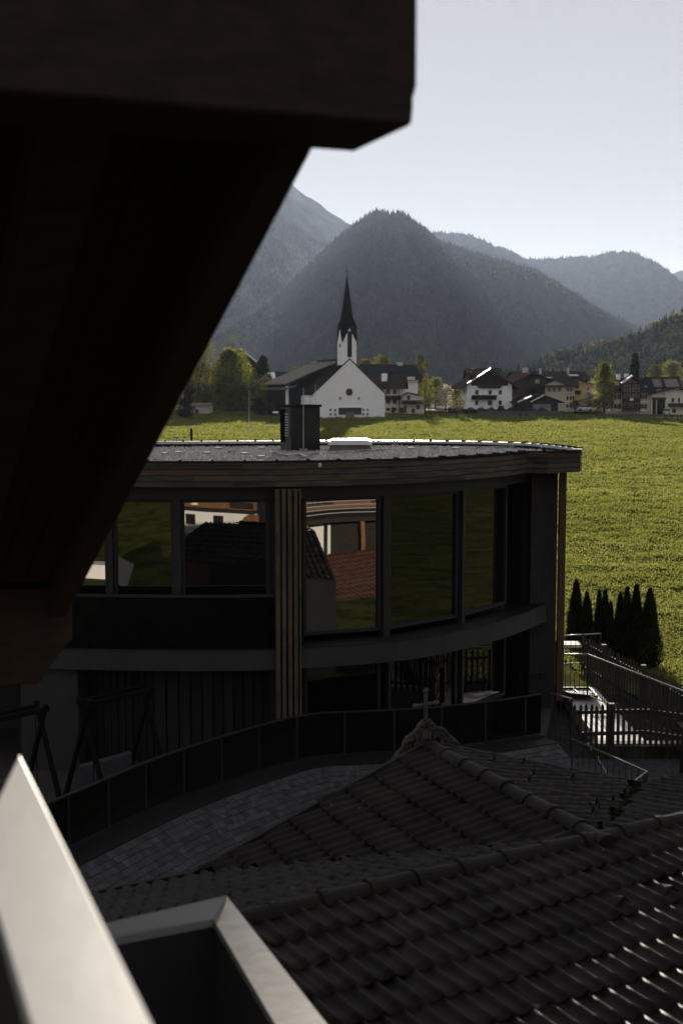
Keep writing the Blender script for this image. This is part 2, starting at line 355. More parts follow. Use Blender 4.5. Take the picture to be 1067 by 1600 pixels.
def board_mat(name, c1, c2, c3, sx=.8, sz=9.0, uv=True):
    # weathered boards: grain stretched along the board, silvery and rusty patches
    m = bpy.data.materials.new(name); m.use_nodes = True; n = m.node_tree.nodes; l = m.node_tree.links; b = n['Principled BSDF']; b.inputs['Roughness'].default_value = .82; b.inputs['Specular IOR Level'].default_value = .25
    tc = n.new('ShaderNodeTexCoord'); mp = n.new('ShaderNodeMapping'); mp.inputs['Scale'].default_value = (sx, sz, sz if not uv else 1)
    l.new(tc.outputs['UV' if uv else 'Object'], mp.inputs['Vector'])
    t = n.new('ShaderNodeTexNoise'); t.inputs['Scale'].default_value = 2.2; t.inputs['Detail'].default_value = 8; t.inputs['Roughness'].default_value = .68; l.new(mp.outputs[0], t.inputs['Vector'])
    r = n.new('ShaderNodeValToRGB'); e = r.color_ramp.elements; e[0].position = .33; e[0].color = (*c1, 1); e[1].position = .70; e[1].color = (*c2, 1); x = e.new(.52); x.color = tuple((a + d) / 2 for a, d in zip(c1, c2)) + (1,)
    l.new(t.outputs['Fac'], r.inputs[0])
    t2 = n.new('ShaderNodeTexNoise'); t2.inputs['Scale'].default_value = .5; t2.inputs['Detail'].default_value = 3; l.new(mp.outputs[0], t2.inputs['Vector'])
    r2 = n.new('ShaderNodeValToRGB'); r2.color_ramp.elements[0].position = .50; r2.color_ramp.elements[1].position = .66; l.new(t2.outputs['Fac'], r2.inputs[0])
    mx = n.new('ShaderNodeMix'); mx.data_type = 'RGBA'; mx.inputs[7].default_value = (*c3, 1); l.new(r2.outputs[0], mx.inputs[0]); l.new(r.outputs[0], mx.inputs[6])
    at = n.new('ShaderNodeNewGeometry'); hs = n.new('ShaderNodeHueSaturation'); ma = n.new('ShaderNodeMapRange'); ma.inputs[3].default_value = .65; ma.inputs[4].default_value = 1.35
    l.new(at.outputs['Random Per Island'], ma.inputs[0]); l.new(ma.outputs[0], hs.inputs['Value']); l.new(mx.outputs[2], hs.inputs['Color']); l.new(hs.outputs[0], b.inputs['Base Color'])
    bp = n.new('ShaderNodeBump'); bp.inputs['Strength'].default_value = .4; bp.inputs['Distance'].default_value = .01; l.new(t.outputs['Fac'], bp.inputs['Height']); l.new(bp.outputs[0], b.inputs['Normal'])
    return m
fascia_m = board_mat('weathered_boards', (.012, .011, .010), (.085, .077, .067), (.056, .036, .022))
slat_m = board_mat('larch_slats', (.026, .019, .013), (.085, .063, .044), (.056, .040, .026), 8, 1.2, uv=False)
post_m = board_mat('larch_post', (.024, .017, .013), (.062, .044, .033), (.045, .028, .020), 8, 1.0, uv=False)
clad_m = board_mat('dark_cladding', (.010, .010, .0105), (.020, .019, .018), (.016, .014, .013), 6, .8, uv=False)
def gravel_mat():
    m = bpy.data.materials.new('roof_gravel'); m.use_nodes = True; n = m.node_tree.nodes; l = m.node_tree.links; b = n['Principled BSDF']; b.inputs['Roughness'].default_value = .95; b.inputs['Specular IOR Level'].default_value = 0
    g = n.new('ShaderNodeNewGeometry'); vo = n.new('ShaderNodeTexVoronoi'); vo.inputs['Scale'].default_value = 16; l.new(g.outputs['Position'], vo.inputs['Vector'])
    r = n.new('ShaderNodeValToRGB'); r.color_ramp.elements[0].color = (.17, .165, .165, 1); r.color_ramp.elements[1].color = (.42, .405, .395, 1)
    sp = n.new('ShaderNodeSeparateColor'); l.new(vo.outputs['Color'], sp.inputs[0]); l.new(sp.outputs[0], r.inputs[0])
    t = n.new('ShaderNodeTexNoise'); t.inputs['Scale'].default_value = 1.1; t.inputs['Detail'].default_value = 5; l.new(g.outputs['Position'], t.inputs['Vector'])
    hs = n.new('ShaderNodeHueSaturation'); mr = n.new('ShaderNodeMapRange'); mr.inputs[3].default_value = .55; mr.inputs[4].default_value = 1.35; l.new(t.outputs['Fac'], mr.inputs[0]); l.new(mr.outputs[0], hs.inputs['Value'])
    l.new(r.outputs[0], hs.inputs['Color']); l.new(hs.outputs[0], b.inputs['Base Color'])
    bp = n.new('ShaderNodeBump'); bp.inputs['Strength'].default_value = 1; bp.inputs['Distance'].default_value = .05; bp.invert = True; l.new(vo.outputs['Distance'], bp.inputs['Height']); l.new(bp.outputs[0], b.inputs['Normal'])
    return m
gravel = gravel_mat()
Z_ROOF, Z_FB, Z_WT, Z_BT, Z_BB, Z_DECK = 5.82, 5.386, 5.15, 2.59, 2.235, .40
NEAR = spline([(-10.5,23.9),(-8,22.6),(-5.6,21.85),(-3.4,21.6),(-1.66,21.6),(-.2,21.92),(1.35,22.62),(2.75,24.0),(3.6,25.2),(4.3,26.45)], 8)
def cut(curve, xmax): return [p for p in curve if p[0] <= xmax]
GL = offset2(NEAR, .50)                                       # glass line
def on_curve(curve, px):                                      # plan point of a curve that shows at px
    best = None
    for a, b in zip(curve[:-1], curve[1:]):
        fa = a[0] / a[1] * F + 533.5 - px; fb = b[0] / b[1] * F + 533.5 - px
        if fa <= 0 <= fb: t = -fa / (fb - fa + 1e-9); best = Vector((a[0] + (b[0] - a[0]) * t, a[1] + (b[1] - a[1]) * t))
    return best if best is not None else Vector(curve[0][:2])
def between(curve, p0, p1):
    return [Vector(p0)] + [Vector(q[:2]) for q in curve if p0[0] + .02 < q[0] < p1[0] - .02] + [Vector(p1)]
mb_ = thing('modern_building', 'curved dark grey modern building with gravel roof and tall reflecting windows', 'building', (0, 26, 0))
# roof: near edge, squared nose over the post, far edge
tip = [Vector(p) for p in ((3.78, 25.35), (4.05, 25.2), (4.79, 25.75), (4.90, 26.15))]
far = spline([(4.90,26.15),(4.62,27.8),(3.95,29.2),(1.8,30.4),(-1.2,30.3),(-4.4,29.8),(-10.5,29.0)], 7)
edge = [Vector(p[:2]) for p in cut(NEAR, 3.70)] + tip + [Vector(p[:2]) for p in far[1:]]
def inset(poly, d):
    n = len(poly); out = []
    for i in range(n):
        a, b = poly[max(i - 1, 0)], poly[min(i + 1, n - 1)]; t = (b - a).normalized(); out.append(poly[i] + Vector((-t.y, t.x)) * d)
    return out
MB().prism(inset(edge, .05), Z_FB + .02, Z_ROOF - .12).build('roof_slab', black_m, mb_)
# gravel surface as a fine grid clipped to the outline
def inpoly(x, y, poly):
    c = False; n = len(poly)
    for i in range(n):
        x1, y1 = poly[i][0], poly[i][1]; x2, y2 = poly[(i+1) % n][0], poly[(i+1) % n][1]
        if (y1 > y) != (y2 > y) and x < (x2 - x1) * (y - y1) / (y2 - y1) + x1: c = not c
    return c
gi = inset(edge, .16)
g = MB(); g.add([(p.x, p.y, Z_ROOF - .10) for p in gi], [tuple(range(len(gi)))]); g.build('gravel', gravel, mb_)
def stones():
    n = 16000; x = RNG.uniform(-7, 5, n); y = RNG.uniform(21.7, 30.3, n); k = np.array([inpoly(a, b, gi) for a, b in zip(x, y)]); x, y = x[k], y[k]; n = len(x)
    s = RNG.uniform(.018, .045, n); c = np.stack([x, y, np.full(n, Z_ROOF - .10) + s * .2], 1); V = []; Fc = []; ph = RNG.random(n) * 6
    for i in range(4): V.append(c + np.stack([np.cos(ph + i * 1.57) * s, np.sin(ph + i * 1.57) * s, -s * .5], 1))
    V.append(c + np.stack([0 * s, 0 * s, s * .8], 1)); i = np.arange(n)
    for a in range(4): Fc.append(np.stack([a * n + i, ((a + 1) % 4) * n + i, 4 * n + i], 1))
    v = np.concatenate(V) - np.array(WL[mb_.name]); tag(npmesh('loose_stones', v, np.concatenate(Fc), mat('roof_stone', (.30, .292, .285), .9, .5, 9, spec=0.0), mb_), kind='stuff')
stones()
# boards of the fascia, with UVs along the run
def fascia():
    m = MB(); uvs = []; run = [0]; nb = 4
    pts = edge; 
    for a, b in zip(pts[:-1], pts[1:]): run.append(run[-1] + (b - a).length)
    hh = (Z_ROOF - .03 - Z_FB) / nb
    breaks = []
    for k in range(nb):
        z0 = Z_FB + k * hh + .006; z1 = Z_FB + (k + 1) * hh - .006; o1 = inset(pts, -.008 * (k % 2)); o2 = inset(pts, .05)
        i0 = 0; j = 0
        while i0 < len(pts) - 1:
            i1 = min(len(pts) - 1, i0 + random.choice((5, 7, 9, 11))); seg = range(i0, i1 + 1)
            n0 = len(m.f); m.wallstrip([o1[i] for i in seg], [o2[i] for i in seg], z0, z1); off = random.random() * 30
            cnt = len(seg)
            for i in range(cnt - 1):
                u0, u1 = run[i0 + i] + off, run[i0 + i + 1] + off; va, vb = z0 + off, z1 + off
                uvs += [[(u0, va), (u0, vb), (u1, vb), (u1, va)], [(u0, vb), (u0, vb + .02), (u1, vb + .02), (u1, vb)], [(u0, vb), (u0, va), (u1, va), (u1, vb)], [(u0, va), (u0, va + .02), (u1, va + .02), (u1, va)]]
            uvs += [[(off, va)] * 4, [(off, va)] * 4]; i0 = i1
    o = m.build('fascia', fascia_m, mb_, recalc=False); ul = o.data.uv_layers.new(name='UVMap')
    flat = [c for q in uvs for uv in q for c in uv]
    ul.data.foreach_set('uv', flat[:len(o.data.loops) * 2] + [0] * max(0, len(o.data.loops) * 2 - len(flat)))
fascia()
# metal coping: dark drip on the near side, bright zinc with seams on the far side
nn = len(cut(NEAR, 3.70)) + 3
MB().wallstrip(inset(edge, -.03)[:nn], inset(edge, .12)[:nn], Z_ROOF - .03, Z_ROOF + .012).build('coping', steel_dark, mb_)
cf = MB(); fo, fi = inset(edge, -.03)[nn - 1:], inset(edge, .17)[nn - 1:]
cf.wallstrip(fo, fi, Z_ROOF - .03, Z_ROOF + .03); cfo = cf.build('coping', steel, mb_)
def seams(curveo, curvei, step, h, z):
    acc = 0
    for i in range(len(curveo) - 1):
        L = (curveo[i + 1] - curveo[i]).length; acc2 = acc + L
        while acc2 >= step:
            t = (step - acc) / L if L else 0; a = curveo[i].lerp(curveo[i + 1], max(0, min(1, t))); b = curvei[i].lerp(curvei[i + 1], max(0, min(1, t)))
            MB().bar((a.x, a.y, z), (b.x, b.y, z), .03, h).build('coping_seam', steel_dark, mb_); acc2 -= step; acc = acc2 - L
        acc = acc2
seams(fo, fi, .42, .03, Z_ROOF + .04); seams(inset(edge, -.04)[:nn], inset(edge, .12)[:nn], .55, .03, Z_ROOF + .02)
# lintel beam above the windows
MB().wallstrip(offset2(NEAR, .36), offset2(NEAR, .85), Z_WT, Z_FB + .015).build('lintel', frame_m, mb_)
# upper windows
zsill = 2.72
def window(p0, p1, z0, z1, fr=.06, gm=None):
    a = on_curve(GL, p0); b = on_curve(GL, p1); d = (b - a); L = d.length; d /= L; nrm = Vector((d.y, -d.x))
    def P(s, z, o=0): return Vector((a.x + d.x * s + nrm.x * o, a.y + d.y * s + nrm.y * o, z))
    f = MB()
    for (s0, s1, q0, q1) in ((0, fr, z0, z1), (L - fr, L, z0, z1), (fr, L - fr, z0, z0 + fr), (fr, L - fr, z1 - fr, z1)):
        c = (P(s0, q0) + P(s1, q1)) / 2; f.obox(c, Vector((d.x, d.y, 0)) * ((s1 - s0) / 2), Vector((nrm.x, nrm.y, 0)) * .05, Vector((0, 0, (q1 - q0) / 2)))
    w = f.build('window', frame_m, mb_)
    MB().add([P(fr, z0 + fr), P(L - fr, z0 + fr), P(L - fr, z1 - fr), P(fr, z1 - fr)], [(0, 1, 2, 3)]).build('pane', gm or glass, w)
    return w
def mullion(px, w, z0, z1, depth=.16):
    p = on_curve(GL, px); q = on_curve(GL, px + 4); d = (q - p).normalized(); n = Vector((d.y, -d.x, 0))
    MB().obox((p.x + n.x * .05, p.y + n.y * .05, (z0 + z1) / 2), Vector((d.x, d.y, 0)) * (w / 2), n * (depth / 2), Vector((0, 0, (z1 - z0) / 2))).build('mullion', frame_m, mb_)
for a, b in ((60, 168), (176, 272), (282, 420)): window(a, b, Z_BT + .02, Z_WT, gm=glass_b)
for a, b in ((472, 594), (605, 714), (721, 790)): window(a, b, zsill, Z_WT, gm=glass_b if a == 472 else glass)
for px, w in ((172, .10), (277, .13), (599, .13), (717.5, .09)): mullion(px, w, Z_BB + .02, Z_WT)
# dark wall behind the slats, recess and pier at the right end
p0, p1 = on_curve(GL, 420), on_curve(GL, 473)
MB().wallstrip([p0, p1], [p0 + Vector((0, .3)), p1 + Vector((0, .3))], Z_DECK, Z_WT).build('wall_panel', frame_m, mb_)
p0, p1 = on_curve(GL, 790), on_curve(GL, 836)
MB().wallstrip([p0, p1], [p0 + Vector((0, .3)), p1 + Vector((0, .3))], Z_DECK, Z_FB).build('wall_panel', pier_render, mb_)
x0, x1 = PD(827, 800, 26.55).x, PD(868, 800, 26.55).x
MB().box(x0, x1, 26.35, 28.6, Z_DECK - .4, Z_FB + .018).build('pier', pier_render, mb_, bevel=.01)
sk = MB(); c_ = PD(843, 1056, 26.33)
for k in (-1, 1): sk.box(c_.x - .075 + k * .075, c_.x + .055 + k * .075 - .01, 26.30, 26.35, c_.z - .05, c_.z + .05)
sk.build('wall_socket', black_m, mb_)
# balcony band
bandR = cut(NEAR, 4.08); e = bandR[-1]
bo = [Vector(p[:2]) for p in bandR] + [Vector((4.24, e[1] + .28)), Vector((4.22, e[1] + .55))]
bi = [p for p in offset2(bo, .62)]
MB().wallstrip(bo, bi, Z_BB, Z_BT).build('balcony_band', dark_render, mb_)
MB().wallstrip(offset2(bo, -.012), offset2(bo, .54), Z_BT + .003, Z_BT + .02).build('band_capping', black_m, mb_)
# glass balustrade of the left balcony
rl = between(NEAR, on_curve(NEAR, 60), on_curve(NEAR, 428)); ri = offset2(rl, .02)
MB().wallstrip(rl, ri, Z_BT + .03, 3.50).build('balustrade_glass', rail_glass, mb_)
MB().wallstrip(offset2(rl, -.015), offset2(rl, .045), 3.505, 3.55).build('handrail', frame_m, mb_)
# larch slats
for i, px in enumerate((433, 442.2, 451.4, 460.8, 467.5)):
    p = on_curve(offset2(NEAR, -.04), px); q = on_curve(NEAR, px + 5); d = (q - on_curve(NEAR, px)).normalized(); n = Vector((d.y, -d.x, 0)); w = .062 if i < 4 else .03
    MB().obox((p.x, p.y, (Z_WT + .2 + 1.25) / 2), Vector((d.x, d.y, 0)) * (w / 2), n * .07, Vector((0, 0, (Z_WT + .2 - 1.25) / 2))).build('slat', slat_m, mb_, bevel=.004)
# lower storey: vertical cladding left, windows right
LW = offset2(NEAR, .85); lw = between(LW, on_curve(LW, 20), on_curve(LW, 428)); cl = MB(); acc = 0
bb = []
for a, b in zip(lw[:-1], lw[1:]):
    L = (b - a).length; k = max(1, int(L / .12))
    for i in range(k): bb.append((a.lerp(b, i / k), a.lerp(b, (i + 1) / k)))
for a, b in bb:
    d = (b - a).normalized(); n = Vector((d.y, -d.x, 0)); w = (b - a).length
    cl.obox(((a.x + b.x) / 2, (a.y + b.y) / 2, (Z_DECK + Z_BB) / 2), Vector((d.x, d.y, 0)) * (w * .44), n * random.uniform(.02, .03), Vector((0, 0, (Z_BB - Z_DECK) / 2)))
cl.build('cladding', clad_m, mb_)
MB().wallstrip(offset2(lw, .06), offset2(lw, .3), Z_DECK, Z_BB).build('back_wall', black_m, mb_)
p_ = PD(98, 1100, 21.75); MB().box(p_.x - .75, p_.x + .24, 21.9, 22.5, Z_DECK, Z_BB).build('pier', dark_render, mb_)
for a, b in ((473, 594), (605, 714), (721, 790)): window(a, b, Z_DECK + .45, Z_BB)
MB().wallstrip([Vector(p[:2]) for p in offset2(NEAR, .55)], [Vector(p[:2]) for p in offset2(NEAR, 1.2)], Z_BB + .01, Z_BB + .3).build('floor_slab', black_m, mb_)
bw = inset(edge, .6)[nn + 4:]
MB().wallstrip(bw, offset2(bw, .25), Z_DECK - .5, Z_FB).build('back_wall', dark_render, mb_)
MB().wallstrip([Vector((4.0, 26.9)), Vector(bw[0])], [Vector((3.8, 26.9)), Vector(bw[0]) + Vector((-.3, 0))], Z_DECK - .5, Z_FB).build('side_wall', dark_render, mb_)
# larch post under the nose
pp = PD(878.6, 760, 26.1); MB().box(pp.x - .07, pp.x + .07, 26.03, 26.17, .62, Z_FB).build('post', post_m, mb_, bevel=.006)
# ventilation housing on the roof
def vent_box():
    zb = Z_ROOF - .11; A = PZ(433, 703.5, zb); Bc = PZ(455, 706, zb); C = PZ(492, 705, zb)
    A, Bc, C = (Vector((p.x, p.y)) for p in (A, Bc, C)); Dm = Bc.y
    # a true box: corner Bc, side directions
    u = Vector((.80, .34)).normalized(); v = Vector((-u.y, u.x)); wu, wv = .67, .66
    P = lambda a, b: Bc + u * a + v * b
    top = Dm * 0 + zb + .96
    m = MB().prism([P(0, 0), P(wu, 0), P(wu, wv), P(0, wv)], zb, top); o = m.build('vent_housing', black_m, mb_, bevel=.006)
    MB().prism([P(-.03, -.03), P(wu + .03, -.03), P(wu + .03, wv + .03), P(-.03, wv + .03)], top, top + .05).build('housing_cap', steel_dark, o)
    f = MB()                                        # pale louvre blades in the left face
    for k in range(9):
        z = zb + .34 + k * .058; a, b = P(-.022, .10), P(-.022, .30); f.bar((a.x, a.y, z), (b.x, b.y, z), .012, .032, (-v.y * .7, v.x * .7, .7))
    f.build('louvre', mat('louvre_grey', (.34, .36, .37), .5, .1), o)
    r = MB()
    for s in (.40, .50, .60): a = P(-.012, s); r.box(a.x - .012, a.x + .012, a.y - .012, a.y + .012, zb + .2, top - .05)
    r.build('rib', steel_dark, o)
    # small lamp arm at its left
    a = P(-.05, wv); MB().box(a.x - .12, a.x, a.y - .02, a.y + .02, top - .14, top - .10).build('bracket', mat('white_plastic', (.7, .7, .72), .4, .05), o)
vent_box()
zb = Z_ROOF - .10
a, b = PZ(512, 706, zb), PZ(582, 706, zb); k = MB(); x0, x1, y0 = a.x, b.x, a.y; y1 = y0 + 1.1
k.add([(x0,y0,zb),(x1,y0,zb),(x1,y1,zb),(x0,y1,zb),(x0+.05,y0+.05,zb+.13),(x1-.05,y0+.05,zb+.13),(x1-.05,y1-.05,zb+.13),(x0+.05,y1-.05,zb+.13)], [(4,5,6,7),(0,1,5,4),(1,2,6,5),(2,3,7,6),(3,0,4,7)])
sko = k.build('skylight', mat('skylight_curb', (.10, .105, .095), .7, .2), mb_)
MB().box(x0 + .01, x1 - .01, y0, y1, zb + .14, zb + .225).build('skylight_frame', mat('skylight_white', (.62, .62, .61), .45, .1), sko, bevel=.01)
MB().box(x0 + .07, x1 - .07, y0 + .06, y1 - .06, zb + .226, zb + .25).build('skylight_glass', mat('opal_dome', (.75, .78, .8), .2, .05), sko, bevel=.02)
for px, y0_, y1_, r_ in ((389.5, 610, 695, .008), (474, 606, 705, .010), (492.8, 600, 703, .008)):
    q = PZ(px, y1_, zb); t = PD(px, y0_, q.y); MB().tube([q, t], [r_, r_ * .6], 6).build('lightning_rod', mat('galvanised', (.5, .5, .52), .4, .1, metal=.8), mb_)
    MB().box(q.x - .09, q.x + .09, q.y - .09, q.y + .09, zb, zb + .06).build('rod_foot', concrete, mb_)
for px, y0_, y1_ in ((845, 684, 700), (883, 680, 700), (694, 676, 690)):
    q = PZ(px, y1_, Z_ROOF); MB().tube([q, q + Vector((.07, 0, .24))], [.006, .004], 6).build('lightning_rod', MATS['galvanised'], mb_)
q = PZ(299.5, 693, zb); MB().tube([q, (q.x, q.y, q.z + .38)], .032, 10).build('vent_pipe', black_m, mb_)
q = PZ(277, 692, Z_ROOF); w_ = MB(); w_.tube([q, q + Vector((0, 0, .14))], .008, 6); w_.box(q.x - .07, q.x + .05, q.y - .02, q.y + .02, q.z + .10, q.z + .15); w_.build('roof_sensor', mat('blue_plastic', (.16, .22, .34), .5, .2), mb_)
hold = None
for px, py in ((262,711),(283,709),(327,710),(345,702.5),(366,708),(386,711),(412,702),(412,716),(430,710),(446,714),(470,713),(480,717),(497,711),(598,705.5),(645,702),(683,702),(715,702.5),(752,702),(781,701),(805,700.5),(620,697)):
    q = PZ(px, py, zb)
    if hold is None: hold = MB().prism([(-.05+.1*math.cos(t)*.9, .08*math.sin(t)) for t in [i*math.pi/4 for i in range(8)]], 0, .05).build('wire_holder', concrete, mb_, local=True, bevel=.008); o = hold
    else: o = hold.copy(); COL.objects.link(o)
    o.location = q - WL[mb_.name]
w_ = MB(); pts = [PZ(a, b, zb) + Vector((0, 0, .055)) for a, b in ((262,711),(327,709),(366,708),(430,710),(446,714),(497,711),(598,705.5),(683,702),(752,702),(805,700.5))]
w_.tube(pts, .006, 5); w_.tube([PZ(446,714,zb)+Vector((0,0,.04)), PZ(470,713,zb)+Vector((0,0,.04)), PZ(480,717,zb)+Vector((0,0,.04))], .02, 6); w_.build('lightning_wire', MATS['galvanised'], mb_)
q = PD(500, 726, 21.72); MB().tube([q, q + Vector((0, -.10, -.01))], .028, 10).build('camera_bullet', mat('pale_plastic', (.45, .45, .45), .4, .1), mb_)

# ---------------------------------------------------------------- terrace: deck, balustrade, slate skirt
ter = thing('terrace', 'dark terrace deck with slate skirt round the foot of the modern building', 'terrace', (0, 20, 0))
Z_R = 1.60
RAIL = spline([(-6.6,10.6),(-5.1,14.2),(-3.8,16.6),(-2.65,18.7),(-1.35,20.4),(-.55,21.15),(.35,21.35),(1.3,21.55),(2.5,22.0),(3.6,22.6)], 5)
RAIL = [Vector(p[:2]) for p in RAIL]
dk = [Vector(p) for p in offset2(RAIL, .05)]; deck = MB(); dpoly = dk + [Vector((4.6, 27.2)), Vector((-10, 24.2)), Vector((-12, 12))]
deck.prism(dpoly, Z_DECK - .15, Z_DECK).build('deck', mat('deck_boards', (.035, .031, .028), .8, .35, 2.2, .3, 20, stretch=(1, 9, 1)), ter)
MB().wallstrip(offset2(RAIL, -.10), offset2(RAIL, .10), Z_DECK - .02, .86).build('upstand', black_m, ter)
bal = thing('glass_balustrade', 'long dark glass balustrade curving along the terrace edge', 'balustrade', (0, 20, Z_DECK))
def resample(pts, step):
    out = [Vector(pts[0])]; need = step
    for a, b in zip(pts[:-1], pts[1:]):
        L = (b - a).length; s = need
        while s <= L: out.append(a.lerp(b, s / L)); s += step
        need = s - L
    return out + [Vector(pts[-1])]
RS = resample(RAIL, .86)
for a, b in zip(RS[:-1], RS[1:]):
    d = (b - a).normalized(); a2, b2 = a + d * .02, b - d * .02; n = Vector((-d.y, d.x)) * .015
    MB().wallstrip([a2, b2], [a2 + n, b2 + n], .88, Z_R - .03).build('glass_panel', rail_glass, bal)
    MB().box(a.x - .018, a.x + .018, a.y - .018, a.y + .018, .86, Z_R - .025).build('post', mat('rail_post', (.014, .014, .016), .5, .2), bal)
MB().wallstrip(offset2(RAIL, -.025), offset2(RAIL, .025), Z_R - .022, Z_R).build('handrail', frame_m, bal)
def slate_mat():
    return mat('slate_shingle', (.030, .032, .039), .7, .35, 2.0, .4, 45, spec=.45, stretch=(6, 6, .6))
def slates():
    m = slate_mat(); top = offset2(RAIL, -.46); bot = offset2(RAIL, -1.95); rows = 15; obj = MB(); cols = []
    run = [0]
    for a, b in zip(RAIL[:-1], RAIL[1:]): run.append(run[-1] + (b - a).length)
    def at(s, t):
        s = max(0, min(run[-1] - 1e-4, s)); i = int(np.searchsorted(run, s, side='right') - 1); i = min(i, len(RAIL) - 2); k = (s - run[i]) / (run[i + 1] - run[i])
        a = Vector(top[i]).lerp(Vector(top[i + 1]), k); b = Vector(bot[i]).lerp(Vector(bot[i + 1]), k); p = a.lerp(b, t); return Vector((p.x, p.y, .80 - .85 * t))
    for r in range(rows):
        t0, t1 = r / rows, (r + 1.18) / rows; s = -random.random() * .2
        while s < run[-1]:
            w = random.uniform(.075, .17); lift = .012 + random.uniform(0, .008); a, b, c, d = at(s + .004, t0), at(s + w - .004, t0), at(s + w - .004, t1 + random.uniform(-.008, .008)), at(s + .004, t1 + random.uniform(-.008, .008))
            up = Vector((0, 0, 1)); obj.add([a + up * .002, b + up * .002, c + up * lift, d + up * lift, c + up * (lift - .01), d + up * (lift - .01)], [(0, 1, 2, 3), (3, 2, 4, 5)]); s += w
    o = obj.build('slate_skirt', m, ter, recalc=False)
    # per-slate tone
    n = m.node_tree.nodes; l = m.node_tree.links; g = n.new('ShaderNodeNewGeometry'); hs = n.new('ShaderNodeHueSaturation'); mr = n.new('ShaderNodeMapRange'); mr.inputs[3].default_value = .5; mr.inputs[4].default_value = 1.6
    b = n['Principled BSDF']; src = b.inputs['Base Color'].links[0].from_socket; l.new(g.outputs['Random Per Island'], mr.inputs[0]); l.new(mr.outputs[0], hs.inputs['Value']); l.new(src, hs.inputs['Color']); l.new(hs.outputs[0], b.inputs['Base Color'])
    un = MB(); un.wallstrip([Vector(p) for p in offset2(RAIL, -.10)], [Vector(p) for p in offset2(RAIL, -.47)], .5, .815).build('skirt_flashing', black_m, ter)
    v = []; f = []
    for i in range(len(RAIL)): v += [(top[i][0], top[i][1], .785), (bot[i][0], bot[i][1], -.14), (bot[i][0], bot[i][1], -.6)]
    for i in range(len(RAIL) - 1): f += [(3*i, 3*i+1, 3*i+4, 3*i+3), (3*i+1, 3*i+2, 3*i+5, 3*i+4)]
    MB().add(v, f).build('skirt_base', black_m, ter, recalc=False)
slates()
# swing frames on the deck
beam_m = mat('dark_stained_beam', (.009, .008, .008), .8, .3, 5, spec=.04)
def swing(label, px_pts, seat):
    (lt, rt), zt = px_pts, 1.0
    L = Vector((lt[0], lt[1], 0)); Rr = Vector((rt[0], rt[1], 0)); ax = (Rr - L).normalized(); pr = Vector((ax.y, -ax.x, 0))
    t = thing('garden_swing', label, 'swing', (L + Rr) / 2 + Vector((0, 0, Z_DECK)), group='garden swings on the terrace deck')
    hh = 1.72
    for c in (L, Rr):
        for s in (-1, 1):
            a = c + pr * s * .52 + Vector((0, 0, Z_DECK)) + ax * (.02 * s); b = c - pr * s * .16 + Vector((0, 0, Z_DECK + hh)) + ax * (.02 * s)
            MB().bar(a, b, .06, .07, ax).build('leg', beam_m, t, bevel=.004)
    for s in (-1, 1):
        a = L + pr * s * .13 + Vector((0, 0, Z_DECK + hh - .08)); b = Rr + pr * s * .13 + Vector((0, 0, Z_DECK + hh - .08)); MB().bar(a - ax * .05, b + ax * .05, .06, .08).build('beam', beam_m, t, bevel=.004)
    s_ = MB(); c = (L + Rr) / 2 + Vector((0, 0, Z_DECK + .14)); s_.obox(c, ax * .55, pr * .3, Vector((0, 0, .05))); so = s_.build('seat', mat('pale_cushion', (.05, .05, .055), .9, .2, 6), t, bevel=.03)
    MB().obox(c - pr * .3 + Vector((0, 0, .2)), ax * .55, pr * .05, Vector((0, 0, .2))).build('seat_back', MATS['pale_cushion'], so, bevel=.03)
    for a in (-.5, .5):
        MB().tube([c + ax * a, c + ax * a + Vector((0, 0, hh - .3))], .008, 5).build('rope', beam_m, t)
def pxd(px, py, D): p = PD(px, py, D); return (p.x, p.y)
swing('dark timber swing frame nearer the curved wall, seat on the deck', (pxd(134, 1150, 20.1), pxd(230, 1120, 21.1)), True)
swing('dark timber swing frame at the outer end, partly behind the pale parapet', (pxd(-40, 1150, 18.9), pxd(66, 1170, 19.8)), True)
